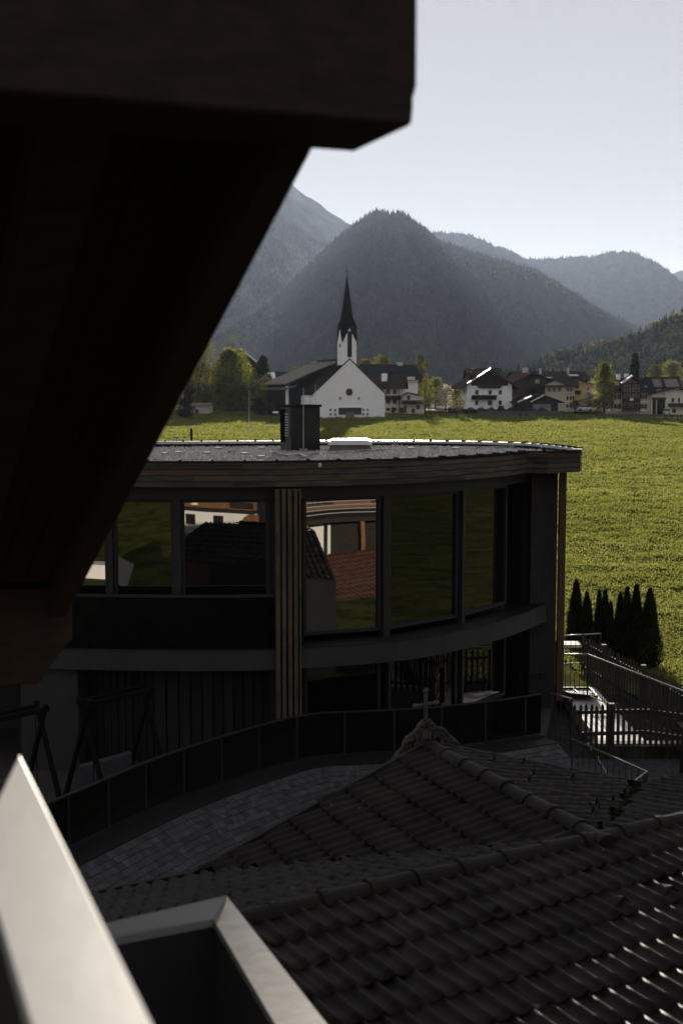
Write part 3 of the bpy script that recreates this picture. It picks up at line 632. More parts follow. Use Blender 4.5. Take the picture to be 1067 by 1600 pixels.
# ---------------------------------------------------------------- tiled T-shaped roof below the balcony
def tile_mat():
    m = bpy.data.materials.new('concrete_tile'); m.use_nodes = True; n = m.node_tree.nodes; l = m.node_tree.links; b = n['Principled BSDF']; b.inputs['Roughness'].default_value = .52; b.inputs['Specular IOR Level'].default_value = .06
    g = n.new('ShaderNodeNewGeometry'); t = n.new('ShaderNodeTexNoise'); t.inputs['Scale'].default_value = 1.6; t.inputs['Detail'].default_value = 8; t.inputs['Roughness'].default_value = .7; l.new(g.outputs['Position'], t.inputs['Vector'])
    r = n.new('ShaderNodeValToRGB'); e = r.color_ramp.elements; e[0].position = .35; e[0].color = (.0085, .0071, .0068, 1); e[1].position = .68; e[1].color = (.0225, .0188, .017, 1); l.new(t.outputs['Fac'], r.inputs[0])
    t2 = n.new('ShaderNodeTexNoise'); t2.inputs['Scale'].default_value = 14; t2.inputs['Detail'].default_value = 6; l.new(g.outputs['Position'], t2.inputs['Vector'])
    r2 = n.new('ShaderNodeValToRGB'); r2.color_ramp.elements[0].position = .68; r2.color_ramp.elements[1].position = .74; l.new(t2.outputs['Fac'], r2.inputs[0])
    t3 = n.new('ShaderNodeTexNoise'); t3.inputs['Scale'].default_value = 1.1; l.new(g.outputs['Position'], t3.inputs['Vector'])
    r3 = n.new('ShaderNodeValToRGB'); r3.color_ramp.elements[0].position = .52; r3.color_ramp.elements[1].position = .60; l.new(t3.outputs['Fac'], r3.inputs[0])
    ml = n.new('ShaderNodeMath'); ml.operation = 'MULTIPLY'; l.new(r2.outputs[0], ml.inputs[0]); l.new(r3.outputs[0], ml.inputs[1])
    mx = n.new('ShaderNodeMix'); mx.data_type = 'RGBA'; mx.inputs[7].default_value = (.12, .115, .085, 1); l.new(ml.outputs[0], mx.inputs[0]); l.new(r.outputs[0], mx.inputs[6]); l.new(mx.outputs[2], b.inputs['Base Color'])
    bp = n.new('ShaderNodeBump'); bp.inputs['Strength'].default_value = .25; bp.inputs['Distance'].default_value = .004; t4 = n.new('ShaderNodeTexNoise'); t4.inputs['Scale'].default_value = 120; l.new(g.outputs['Position'], t4.inputs['Vector']); l.new(t4.outputs['Fac'], bp.inputs['Height']); l.new(bp.outputs[0], b.inputs['Normal'])
    return m
tile = tile_mat()
TP = math.tan(R(15.7)); ZRG = 3.30
R1 = Vector((-.646, 8.72)); J = Vector((2.11, 10.35)); FN = Vector((.904, 13.15))
um = Vector((.866, .5)); vm = Vector((-.5, .866)); cd = (FN - J).normalized(); fr = Vector((cd.y, -cd.x)); fl = -fr
E = J + Vector((-.949, .314)) * 3.68; K = J + Vector((.314, .949)) * 4.1
roof = thing('tiled_roof', 'brown interlocking tile roof with two crossing ridges, in the shade below the balcony', 'roof', (1.5, 10.5, 0))
def tiles(name, O, adir, fdir, a0, a1, b0, b1, clip, seed, TP=TP):
    rng = np.random.default_rng(seed); sp, cl = .15, .34
    nr = int(math.ceil((b1 - b0) / cl)); ns = int((a1 - a0) / sp); per = 10
    a = a0 + np.arange(ns * per + 1) * sp / per; x = ((np.arange(ns * per + 1) % per) / per - .5)
    prof = .036 * np.exp(-(np.abs(x) / .185) ** 2.6)
    sl = 1 / math.sqrt(1 + TP * TP); V = []; rows = []
    tid = (np.arange(ns * per + 1) // (2 * per)); nt = tid.max() + 1; idx = 0
    bs = []; hs = []
    for k in range(nr):
        dz = rng.normal(0, .0035, nt)[tid]; til = rng.normal(0, .004, nt)[tid] * np.sin((np.arange(ns * per + 1) % (2 * per)) / (2 * per) * 6.28); db = rng.normal(0, .004, nt)[tid]
        for q, hq in ((0.0, .004), (.12, .012), (.24, .022), (.335, .030), (.340, .006)):
            bs.append(b0 + k * cl + q + (db if q > .2 else 0 * db)); hs.append(prof * (1 if q < .338 else .5) + hq + dz + til)
    B = np.array(bs); Hh = np.array(hs); A = np.tile(a, (len(bs), 1))
    px = O[0] + adir.x * A + fdir.x * B * sl + fdir.x * Hh * TP * sl; py = O[1] + adir.y * A + fdir.y * B * sl + fdir.y * Hh * TP * sl
    pz = ZRG - B * sl * TP + Hh * sl
    v = np.stack([px, py, pz], 2).reshape(-1, 3); nx = A.shape[1]
    i = (np.arange(len(bs) - 1)[:, None] * nx + np.arange(nx - 1)[None, :]).ravel(); f = np.stack([i, i + 1, i + 1 + nx, i + nx], 1)
    c = v[f].mean(1); P = [Vector(p) for p in clip]; keep = np.zeros(len(f), bool); X, Y = c[:, 0], c[:, 1]
    for q in range(len(P)):
        x1, y1 = P[q]; x2, y2 = P[(q + 1) % len(P)]; m_ = ((y1 > Y) != (y2 > Y)) & (X < (x2 - x1) * (Y - y1) / (y2 - y1 + 1e-12) + x1); keep ^= m_
    o = npmesh(name, v - np.array(WL[roof.name]), f[keep], tile, roof); return o
far_r = R1 + um * 9
TPF = math.tan(R(7.2))
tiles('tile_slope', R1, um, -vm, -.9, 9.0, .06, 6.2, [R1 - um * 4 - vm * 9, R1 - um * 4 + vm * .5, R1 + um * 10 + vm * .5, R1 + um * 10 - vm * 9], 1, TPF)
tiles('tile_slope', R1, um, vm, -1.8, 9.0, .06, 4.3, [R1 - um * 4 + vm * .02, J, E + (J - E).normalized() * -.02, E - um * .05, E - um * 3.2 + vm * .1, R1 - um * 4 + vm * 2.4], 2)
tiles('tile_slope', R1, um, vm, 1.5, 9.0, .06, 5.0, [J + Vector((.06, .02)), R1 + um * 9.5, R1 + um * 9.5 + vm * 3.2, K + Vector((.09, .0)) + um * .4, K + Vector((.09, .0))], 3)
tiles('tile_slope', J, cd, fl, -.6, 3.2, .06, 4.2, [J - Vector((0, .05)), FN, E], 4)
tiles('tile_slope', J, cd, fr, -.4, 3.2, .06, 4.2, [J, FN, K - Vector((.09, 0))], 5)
def ridge(P0, P1, step, z, r=.090):
    d = (P1 - P0); n = int(d.length / step); d = d.normalized()
    for k in range(n + 1):
        a = P0 + d * (k * step); b = a + d * (step + .05); m = MB(); v = []; f = []; q = 10; s = Vector((d.y, -d.x)); jz = random.uniform(-.006, .006); js = random.uniform(-.008, .008)
        for (p, rr) in ((a, r * .93), (a.lerp(b, .86), r), (a.lerp(b, .86), r * 1.12), (b, r * 1.12)):
            for i in range(q):
                t = math.pi * (i / (q - 1)) * 1.1 - .05 * math.pi; v.append((p.x + s.x * (math.cos(t) * rr + js), p.y + s.y * (math.cos(t) * rr + js), z - .06 + math.sin(t) * rr + jz))
        for j in range(3):
            for i in range(q - 1): f.append((j*q+i, j*q+i+1, (j+1)*q+i+1, (j+1)*q+i))
        f.append(tuple(3*q + i for i in range(q))); f.append(tuple(range(q))[::-1])
        m.add(v, f).build('ridge_cap', tile, roof, smooth=False)
ridge(R1 + um * 8.4, R1 - um * .6, .41, ZRG + .05)
ridge(FN + cd * .02, J - cd * .05, .40, ZRG + .05)
# lead valley on the right, dark valley on the left, plain structure below
def zc(p, O, fdir): return ZRG - (Vector(p) - O).dot(fdir) * TP
lead = mat('mossy_valley', (.013, .017, .008), .9, .5, 4, .3, 30, spec=0.0)
k1 = MB(); w = Vector((.949, -.314)) * .11
k1.add([(J.x - w.x, J.y - w.y, ZRG + .02), (J.x + w.x, J.y + w.y, ZRG + .02), (K.x + w.x, K.y + w.y, zc(K, R1, vm) + .02), (K.x - w.x, K.y - w.y, zc(K, R1, vm) + .02), (J.x, J.y, ZRG - .03), (K.x, K.y, zc(K, R1, vm) - .03)], [(0, 4, 5, 3), (4, 1, 2, 5)])
k1.build('valley_gutter', lead, roof, recalc=False)
dark = mat('roof_underlay', (.012, .011, .011), .9, .2, 4)
zE, zK = zc(E, R1, vm), zc(K, R1, vm); u_ = MB()
def tri(*ps): u_.add([(p[0], p[1], p[2] - .03) for p in ps], [tuple(range(len(ps)))])
A0 = R1 - um * 1.7; B0 = R1 + um * 9; fz = ZRG - 5.9 * TPF
tri((*A0, ZRG), (*B0, ZRG), (*(B0 - vm * 5.9), fz), (*(A0 - vm * 5.9), fz)); tri((*A0, ZRG), (*J, ZRG), (*E, zE), (*(E - um * .9), zE)); tri((*J, ZRG), (*B0, ZRG), (*(B0 + vm * 3.2), ZRG - 3.2 * TP), (*K, zK))
tri((*J, ZRG), (*FN, ZRG), (*E, zE)); tri((*J, ZRG), (*K, zK), (*FN, ZRG)); u_.build('underlay', dark, roof, recalc=False)
gw = MB(); lip = .06
for a, b, za, zb2 in ((FN, E, ZRG, zE), (K, FN, zK, ZRG), (B0 + vm * 3.2, K, ZRG - 3.2 * TP, zK), (E, E - um * .9, zE, zE)):
    gw.add([(a.x, a.y, za - .02), (b.x, b.y, zb2 - .02), (b.x, b.y, -.4), (a.x, a.y, -.4)], [(0, 1, 2, 3)])
gw.build('gable_wall', dark, roof, recalc=False)
vg = MB()
for a, b, za, zb2 in ((FN, E, ZRG, zE), (FN, K, ZRG, zK), (E, E - um * .9, zE, zE)): vg.bar((a.x, a.y, za + .01), (b.x, b.y, zb2 + .01), .05, .09)
vg.build('verge_board', dark, roof)
# snow guards and two lifted tiles
sg = None
for i, (a, b) in enumerate(((.5, .5), (.95, .85), (1.5, .45), (1.25, 1.25), (1.9, .75), (.6, 1.3), (2.1, 1.35), (1.75, 1.75), (2.35, .55), (2.5, 1.0), (.35, .95), (1.0, 1.7))):
    p = J + cd * (a + .25) + fr * b; z = zc(p, J, fr) + .05
    if i == 0:
        m = MB(); m.bar((-.03, 0, 0), (0, 0, .075), .014, .014); m.bar((.03, 0, 0), (0, 0, .075), .014, .014); m.bar((-.03, 0, 0), (.12, 0, -.005), .014, .01); sg = m.build('snow_guard', black_m, roof, local=True); o = sg
    else: o = sg.copy(); COL.objects.link(o)
    o.location = Vector((p.x, p.y, z)) - WL[roof.name]; o.rotation_euler = (0, 0, math.atan2(fr.y, fr.x) + math.pi / 2 + random.uniform(-.1, .1))
for px, py in ((940, 1405), (1016, 1388), (745, 1418)):
    best = None; d = ray(px, py); o = Vector((0, 0, H)); nrm = Vector((-vm.x * TPF, -vm.y * TPF, 1)); p = o + d * ((Vector((R1.x, R1.y, ZRG)) - o).dot(nrm) / d.dot(nrm))
    m = MB(); A = Vector((um.x, um.y, 0)); Fd = Vector((-vm.x, -vm.y, -TPF)).normalized(); n_ = A.cross(Fd).normalized(); n_ = n_ if n_.z > 0 else -n_
    m.add([p - n_ * .01, p + A * .07 + n_ * .03, p + A * .14 - n_ * .01, p + Fd * .15 + n_ * .01 - A * .02, p + Fd * .15 + A * .07 + n_ * .085, p + Fd * .15 + A * .16 + n_ * .01, p + Fd * .15 + A * .07 + n_ * .01], [(0, 1, 4, 3), (1, 2, 5, 4), (3, 4, 6), (4, 5, 6)]); m.build('vent_tile', tile, roof, recalc=False)
# ---- wrought cross finial on the far gable
fin_m = mat('weathered_finial', (.050, .046, .039), .85, .5, 7, .8, 35)
fin = thing('cross_finial', 'weathered ornate scrolled finial with a cross, at the gable end of the tiled roof', 'finial', (FN.x, FN.y, ZRG))
u3 = Vector((fr.x, fr.y, 0)); z3 = Vector((0, 0, 1)); y3 = Vector((cd.x, cd.y, 0)); c0 = Vector((FN.x, FN.y, ZRG - .02)) + y3 * .05
pxm = 13.15 / 2000 * 1.07
def fp(x, y): return ((x - 668) * pxm, (1160 - y) * pxm)
outl = [(613,1183),(615,1172),(622,1165),(631,1157),(632,1150),(637,1143),(646,1139),(652,1134),(657,1126),(663,1121),(668,1127),(674,1120),(680,1127),(685,1134),(694,1135),(701,1139),(704,1146),(711,1151),(717,1156),(722,1167),(718,1170),(710,1167),(704,1164),(694,1163),(684,1160),(676,1157),(668,1154),(660,1157),(652,1163),(642,1168),(634,1174),(626,1181),(618,1185)]
# perforated plate: outline as a rim tube, body as plates that leave scroll openings
pl = [c0 + u3 * a + z3 * b for a, b in (fp(*p) for p in outl)]
MB().tube(pl + [pl[0]], .020, 6).build('rim', fin_m, fin, smooth=True)
pt = MB()
quads = [[(613,1183),(622,1165),(634,1174),(618,1185)],[(622,1165),(631,1157),(632,1150),(640,1166),(634,1174)],[(632,1150),(637,1143),(643,1150),(645,1165),(640,1166)],[(637,1143),(646,1139),(650,1146),(643,1150)],[(646,1139),(657,1126),(660,1140),(654,1150),(650,1146)],[(649,1155),(656,1150),(660,1157),(652,1163)],[(657,1126),(663,1121),(668,1127),(668,1154),(660,1157),(661,1140)],
         [(668,1127),(674,1120),(680,1127),(677,1141),(676,1157),(668,1154)],[(680,1127),(685,1134),(687,1146),(682,1150),(679,1140)],[(685,1134),(694,1135),(697,1148),(692,1150),(687,1146)],[(681,1152),(688,1155),(694,1163),(680,1159)],[(694,1135),(701,1139),(704,1146),(701,1160),(694,1163),(695,1150)],[(704,1146),(717,1156),(722,1167),(704,1164),(702,1158)]]
for q in quads: pt.xprism([fp(*p) for p in q], c0 - y3 * .014, u3, z3, y3 * .028)
pt.build('scroll_plate', fin_m, fin)
def scroll(cx, cy, r, a0, turns, sgn):
    pts = []
    for i in range(18):
        t = i / 17; a = a0 + sgn * turns * 2 * math.pi * t; rr = r * (1 - .75 * t); x, y = fp(cx, cy); pts.append(c0 - y3 * .02 + u3 * (x + math.cos(a) * rr) + z3 * (y + math.sin(a) * rr))
    MB().tube(pts, [.016 * (1 - .4 * i / 17) for i in range(18)], 6).build('scroll', fin_m, fin, smooth=True)
for cx, cy, r, a0, s in ((622,1174,.055,.8,1),(638,1154,.055,.5,1),(652,1138,.05,.3,1),(716,1163,.05,2.4,-1),(700,1149,.055,2.6,-1),(684,1138,.05,2.8,-1),(660,1130,.045,4.5,-1),(676,1130,.045,4.9,1)): scroll(cx, cy, r, a0, 1.1, s)
cr = MB(); cz = c0.z + fp(668, 1098)[1] - c0.z * 0
def at_(x, y, o=0): a, b = fp(x, y); return c0 + u3 * a + z3 * b + y3 * o
cr.tube([at_(668,1132), at_(668,1117), at_(668,1100), at_(668,1080), at_(668,1074), at_(668,1071)], [.026,.020,.022,.020,.030,.012], 8)
cr.build('cross_shaft', fin_m, fin, smooth=True)
cr = MB(); cr.tube([at_(646,1097), at_(650,1097), at_(655,1097), at_(668,1096), at_(681,1095.5), at_(686,1095), at_(690,1095)], [.014,.032,.019,.020,.019,.032,.014], 8); cr.build('cross_arm', fin_m, fin, smooth=True)

# ---------------------------------------------------------------- the hotel we stand on: parapets, timber roof overhang
zinc_white = mat('pale_sheet_cap', (.31, .31, .308), .45, .10, 1.3, .1, 8, stretch=(1, .35, 1))
stucco = mat('dark_balcony_wall', (.015, .014, .014), .9, .2, 3)
hz = 6.0
par = thing('balcony_parapet', 'pale sheet metal parapet cap of the near balcony, out of focus', 'parapet', (-.8, 2.5, 5))
def capmesh(pts, z, th, name, parent, m, bev=.006): return MB().prism([(p.x, p.y) for p in pts], z - th, z).build(name, m, parent, bevel=bev)
def ext(a, b, k): return b + (b - a) * k
a_, b_ = PZ(31, 1176, hz), PZ(240, 1600, hz); r_end = ext(a_, b_, .9); l1, l2 = PZ(0, 1430, hz), PZ(45, 1600, hz)
dirv = (b_ - a_).normalized(); lft = Vector((-dirv.y, dirv.x, 0)); lft = lft if lft.x < 0 else -lft
wd = abs((l2 - a_).dot(lft)); c1 = PZ(0, 1226, hz); fe = (c1 - PZ(24, 1178, hz)).normalized(); a2 = a_ + fe * (wd / max(.2, abs(fe.dot(lft))))
capmesh([a_, r_end, r_end + lft * wd, a2], hz, .03, 'cap', par, zinc_white)
pw = [a_ + lft * .02 + dirv * .02, r_end + lft * .02, r_end + lft * (wd - .02), a2 - lft * .02 + dirv * .02]
MB().prism([(p.x, p.y) for p in pw], 4.6, hz - .031).build('wall', stucco, par)
h2 = 4.30
par2 = thing('lower_parapet', 'grey folded metal parapet cap turning a corner round a dark lower balcony', 'parapet', (-1, 5.5, 3.2))
o0, oc, o1 = PZ(170, 1455, h2), PZ(355, 1412, h2), PZ(500, 1600, h2); i0, ic, i1 = PZ(176, 1467, h2), PZ(334, 1437, h2), PZ(430, 1600, h2)
cap2 = mat('zinc_parapet_cap', (.165, .164, .163), .5, .10, 1.5, .12, 6, metal=.1)
o0e, i0e, o1e, i1e = ext(oc, o0, 1.2), ext(ic, i0, 1.4), ext(oc, o1, .8), ext(ic, i1, 1.0)
ct_ = MB(); up_ = Vector((0, 0, .040)); P5_ = [oc + up_, o1e + up_, i1e, ic]  # outer edge raised so this length takes less sun
n5 = 24; A5 = [P5_[0].lerp(P5_[1], k / n5) for k in range(n5 + 1)]; B5 = [P5_[3].lerp(P5_[2], k / n5) for k in range(n5 + 1)]; dn5 = Vector((0, 0, .04)); v5 = A5 + B5 + [p - dn5 for p in A5] + [p - dn5 for p in B5]; q5 = n5 + 1; f5 = [(0, q5, 3*q5, 2*q5), (n5, 2*q5+n5, 3*q5+n5, q5+n5)]
for k in range(n5): f5 += [(k, k+1, q5+k+1, q5+k), (2*q5+k, 3*q5+k, 3*q5+k+1, 2*q5+k+1), (k, 2*q5+k, 2*q5+k+1, k+1), (q5+k, q5+k+1, 3*q5+k+1, 3*q5+k)]
ct_.add(v5, f5); ct_.build('cap', cap2, par2); cm = MB(); dz_ = Vector((0, 0, .045)); P4 = [o0e + dz_, oc + dz_ + (oc - ic) * .0, ic + Vector((0, 0, .003)), i0e + Vector((0, 0, .003))]   # this length tilts inwards, away from the sun, to darken it
cm.add([p for p in P4] + [p - Vector((0, 0, .04)) for p in P4], [(0, 1, 2, 3), (7, 6, 5, 4), (0, 4, 5, 1), (1, 5, 6, 2), (2, 6, 7, 3), (3, 7, 4, 0)]); cm.build('cap', cap2, par2)
q1, q2 = (oc + dz_).lerp(o0 + dz_, .72), ic.lerp(i0, .72); dd = (o0 - oc).normalized() * .035; ju = Vector((0, 0, .004)); jm = MB()
for k in (0, .055): jm.add([q1 + ju + dd * (k / .035), q2 + ju + dd * (k / .035), q2 + ju + dd * (k / .035 + .25), q1 + ju + dd * (k / .035 + .25), q1 - ju * 2 + dd * (k / .035), q2 - ju * 2 + dd * (k / .035), q2 - ju * 2 + dd * (k / .035 + .25), q1 - ju * 2 + dd * (k / .035 + .25)], [(0, 1, 2, 3), (0, 4, 5, 1), (3, 2, 6, 7), (7, 6, 5, 4)])
jm.build('cap_joint', cap2, par2)
ins = Vector((0, 0, 0))
w2 = MB()
for A, B_, C_, D_ in ((oc, o1e, i1e, ic), (o0e, oc, ic, i0e)):
    c = (A + B_ + C_ + D_) / 4; w2.prism([(p.lerp(c, .0).x, p.y) for p in (A.lerp(D_, .08), B_.lerp(C_, .08), C_.lerp(B_, .08), D_.lerp(A, .08))], 2.6, h2 - .031)
w2.build('wall', stucco, par2)
MB().prism([(p.x, p.y) for p in (ic, i1e, i0e)], 2.9, 3.25).build('floor', mat('dark_gravel', (.014, .013, .012), .95, .6, 14, 1, 40), par2)
# timber overhang: purlins run along uu, roof falls away along vv
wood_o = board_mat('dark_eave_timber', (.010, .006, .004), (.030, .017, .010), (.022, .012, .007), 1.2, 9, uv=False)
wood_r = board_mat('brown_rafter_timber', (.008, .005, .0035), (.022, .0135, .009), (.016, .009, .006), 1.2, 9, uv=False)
vv = Vector((-.366, .93)); uu = Vector((.93, .366)); v3 = Vector((vv.x, vv.y, 0)).normalized(); u3_ = Vector((uu.x, uu.y, 0)).normalized()
P1 = PD(478, 236, 4.0); P2 = PD(100, 962, 8.44); fall = (P2 - P1).normalized(); side = fall.cross(u3_); side = side.normalized(); side = side if side.z > 0 else -side
ov = thing('timber_roof_overhang', 'dark timber roof overhang with heavy purlins, close above the balcony', 'roof overhang', (-1, 5, 6))
Lr = (P2 - P1).length
along = lambda s, o=0.0, n=0.0: P1 + fall * s - u3_ * o + side * n
# barge rafter along the verge, inner rafters, soffit boards above, roof covering
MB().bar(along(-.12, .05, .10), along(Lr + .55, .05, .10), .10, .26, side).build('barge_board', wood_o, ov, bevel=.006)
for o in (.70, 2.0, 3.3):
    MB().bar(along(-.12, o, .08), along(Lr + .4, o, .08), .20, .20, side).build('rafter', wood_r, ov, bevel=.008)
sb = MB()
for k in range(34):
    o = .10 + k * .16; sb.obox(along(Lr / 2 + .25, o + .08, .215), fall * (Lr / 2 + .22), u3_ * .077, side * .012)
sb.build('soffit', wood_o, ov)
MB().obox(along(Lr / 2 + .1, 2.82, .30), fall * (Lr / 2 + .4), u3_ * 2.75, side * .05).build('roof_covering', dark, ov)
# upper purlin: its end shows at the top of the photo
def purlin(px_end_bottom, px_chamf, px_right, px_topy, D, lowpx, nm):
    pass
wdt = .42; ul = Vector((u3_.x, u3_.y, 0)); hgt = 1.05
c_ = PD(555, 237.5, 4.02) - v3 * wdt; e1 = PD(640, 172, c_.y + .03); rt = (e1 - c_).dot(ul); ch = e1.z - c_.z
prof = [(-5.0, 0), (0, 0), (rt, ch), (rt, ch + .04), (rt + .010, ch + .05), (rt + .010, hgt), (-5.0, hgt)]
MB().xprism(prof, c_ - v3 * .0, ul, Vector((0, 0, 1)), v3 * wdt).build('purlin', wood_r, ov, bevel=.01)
e = PD(62, 1068, 8.3); f_ = PD(116, 918, 8.3); rt2 = (f_ - e).dot(ul); hh2 = f_.z - e.z
MB().xprism([(-6, 0), (0, 0), (rt2 * .75, hh2 * .36), (rt2, hh2 * .42), (rt2, hh2), (-6, hh2)], e, ul, Vector((0, 0, 1)), v3 * .32).build('purlin', wood_r, ov, bevel=.01)
# ---------------------------------------------------------------- steps, railings, fences and thujas beside the modern building
steel_rail = mat('brushed_rail', (.30, .295, .295), .35, .08, 6, metal=.9)
bal_m = mat('dark_baluster', (.030, .030, .032), .5, .2, 5, metal=.4)
fence_m = board_mat('grey_fence_wood', (.018, .015, .012), (.050, .042, .034), (.045, .032, .022), 8, 1.0, uv=False)
dark_t_ = mat('shade_strip_gravel', (.03, .03, .03), .95, .5, 8, .8, 50, spec=.05)
paving = mat('pale_paving', (.56, .535, .52), .8, .3, 1.6, .4, 20)
pv_ = MB(); pv_.prism([(4.95, 23.9), (5.85, 23.9), (5.75, 28.6), (4.95, 28.6)], .0, .30); tag(pv_.build('paved_path', paving), 'pale paved landing between the building and the thujas', kind='structure')  # pale paving cut to the shape of the sunlit patch
tag(MB().prism([(3.4, 23.862), (8.2, 23.862), (7.6, 29), (3.4, 29)], -.1, .052).build('gravel_shade_strip', dark_t_), 'dark gravel strip standing for the shade beside the pale landing', kind='structure')  # dark ground laid in place of shaded paving
tag(MB().prism([(3.4, 16.8), (9.5, 16.0), (9.5, 23.86), (3.4, 23.86)], -.1, .05).build('gravel_yard', mat('dark_yard_gravel', (.05, .05, .055), .95, .5, 8, .8, 50)), 'dark gravel yard below the steps', kind='structure')
def railing(label, pts, h, step=.11, group=None, r=.018, lower=True):
    pts = [Vector(p) for p in pts]; t = thing('metal_railing', label, 'railing', pts[0] - Vector((0, 0, h)), group=group)
    MB().tube(pts, r, 8).build('top_rail', steel_rail, t, smooth=True); dn = Vector((0, 0, h - .06))
    if lower: MB().tube([p - dn for p in pts], .012, 6).build('bottom_rail', bal_m, t)
    first = None; acc = step
    for a, b in zip(pts[:-1], pts[1:]):
        L = (b - a).length; s = acc
        while s < L:
            p = a + (b - a) * (s / L)
            if first is None: first = MB().tube([(0, 0, -h + .05), (0, 0, -.01)], .0075, 5).build('baluster', bal_m, t, local=True); o = first
            else: o = first.copy(); COL.objects.link(o)
            o.location = p - WL[t.name]; s += step
        acc = s - L
    for p in pts:
        MB().tube([p - Vector((0, 0, h)), p], .016, 8).build('post', bal_m, t)
    return t
Pz = PZ
railing('long metal railing running down past the thujas, its top rail catching the sun', [PD(876, 1022, 27.4), PD(918, 1022.5, 27.3), PD(1067, 1080, 23.9), PD(1120, 1101, 22.9)], .95, .10)
railing('short upper metal railing in front of the leftmost thuja', [PD(876, 993.5, 30.6), PD(938, 990, 30.6)], .75, .12)
railing('lower stair railing bending back at its sunlit foot above the dark gravel', [PD(893.5, 1155, 20.9), PD(1010, 1206, 20.1), PD(979, 1228, 19.3)], .70, .11, lower=False)
railing('short dark railing at the end of the glass balustrade beside the building', [PD(861, 1083, 22.75), PD(893, 1092, 22.4)], .95, .11)
tag(MB().box(5.6, 6.15, 32.3, 32.8, .47, .55).build('stair_landing', paving), 'small sunlit stair landing below the upper railing', kind='structure')
sw_ = thing('stair_wall', 'short dark rendered wall behind the wooden post', 'wall', (4.7, 28.4, 0)); MB().box(4.28, 4.97, 28.62, 28.85, -.1, 1.30).build('wall', dark_render, sw_); MB().box(4.26, 4.99, 28.605, 28.88, 1.303, 1.35).build('coping', steel_dark, sw_)  # wall sized to keep the sun off the ground beside the landing
# glazed pale canopy strip behind the post
cn = thing('glass_canopy', 'low glazed canopy with dark frame beside the wooden post', 'canopy', (5.2, 26.5, .3))
g0, g1, g2, g3 = PD(868, 1077, 28.3), PD(921, 1077, 28.3), PD(932, 1090, 27.2), PD(884, 1085, 27.4)
MB().add([g0, g1, g2, g3], [(0, 1, 2, 3)]).add([p - Vector((0, 0, .03)) for p in (g0, g1, g2, g3)], [(3, 2, 1, 0)]).build('glass_sheet', mat('pale_panel', (.55, .55, .56), .25, .15, 3), cn)
fb = MB(); ring = [g0, g1, g2, g3, g0]
for a, b in zip(ring[:-1], ring[1:]): fb.bar(a + Vector((0, 0, .02)), b + Vector((0, 0, .02)), .05, .06)
fb.bar(g0.lerp(g1, .5), g3.lerp(g2, .5), .03, .05)
fb.build('canopy_frame', black_m, cn)
for px in (872, 925):
    p = PD(px, 1082, 27.6); MB().tube([(p.x, p.y, .3), (p.x, p.y, p.z)], .03, 6).build('post', bal_m, cn)
def picket_fence(label, pts, h, step, w=.055, rails=(.28, .8), pointed=True, postevery=14, lean=.012):
    pts = [Vector(p) for p in pts]; t = thing('picket_fence', label, 'fence', pts[0]); first = None; acc = 0.0; k = 0
    for a, b in zip(pts[:-1], pts[1:]):
        L = (b - a).length; d = (b - a).normalized(); ang = math.atan2(d.y, d.x); s = acc
        for q in rails:
            n = Vector((-d.y, d.x, 0)).normalized() * .035; MB().bar(a + Vector((0, 0, h * q)) + n, b + Vector((0, 0, h * q)) + n, .035, .07).build('rail', fence_m, t)
        while s < L:
            p = a + d * s
            if k % postevery == postevery // 2:
                n = Vector((-d.y, d.x, 0)).normalized() * .10; MB().box(p.x + n.x - .055, p.x + n.x + .055, p.y + n.y - .055, p.y + n.y + .055, p.z - .3, p.z + h * .98).build('post', fence_m, t, bevel=.006)
            if first is None:
                m = MB(); m.xprism([(-w/2, 0), (w/2, 0), (w/2, h * .93), (0, h), (-w/2, h * .93)], (0, -.011, 0), (1, 0, 0), (0, 0, 1), (0, .022, 0)); first = m.build('picket', fence_m, t, local=True); o = first
            else: o = first.copy(); COL.objects.link(o)
            o.location = p - WL[t.name]; o.rotation_euler = (random.uniform(-.01, .01), random.uniform(-lean, lean), ang); o.scale = (1, 1, random.uniform(.97, 1.04)); s += step; k += 1
        acc = s - L
    return t
zf = .34
picket_fence('weathered picket fence standing on the edge of the pale paving', [(PZ(893, 1160, zf).x, PZ(893, 1166, zf).y, zf), (PZ(1010, 1165, zf).x, PZ(1010, 1163, zf).y, zf), (7.6, 22.6, zf)], .80, .105)
picket_fence('rough wooden picket fence climbing in front of the thujas', [(5.75, 30.2, .12), (6.55, 27.0, .0), (7.0, 24.6, -.05), (7.6, 21.0, -.1)], 1.10, .14, .06)
# board clad retaining wall below the fence, dark hut corner
rw = thing('retaining_wall', 'board clad retaining wall with a pale coping under the picket fence', 'wall', (5.8, 23.5, 0))
a, b = Vector((4.75, 23.84, .30)), Vector((7.4, 23.84, .30)); d = (b - a).normalized(); L = (b - a).length; cl = MB(); k = 0
while k * .13 < L: cl.obox(a + d * (k * .13 + .06) + Vector((0, -.03 - .008 * (k % 2), -.36)), d * .06, Vector((0, .012, 0)), Vector((0, 0, .36))); k += 1
cl.build('cladding', fence_m, rw); MB().bar(a + Vector((0, .05, .02)), b + Vector((0, .05, .02)), .22, .05).build('coping', concrete, rw)
hb = thing('bin_shed', 'black flat topped bin shed beside the gravel yard', 'shed', (6.6, 21.2, 0)); MB().box(6.05, 8.2, 20.4, 22.4, 0, 1.05).build('body', black_m, hb, bevel=.01); MB().box(5.98, 8.3, 20.33, 22.47, 1.051, 1.11).build('lid', steel_dark, hb, bevel=.008)
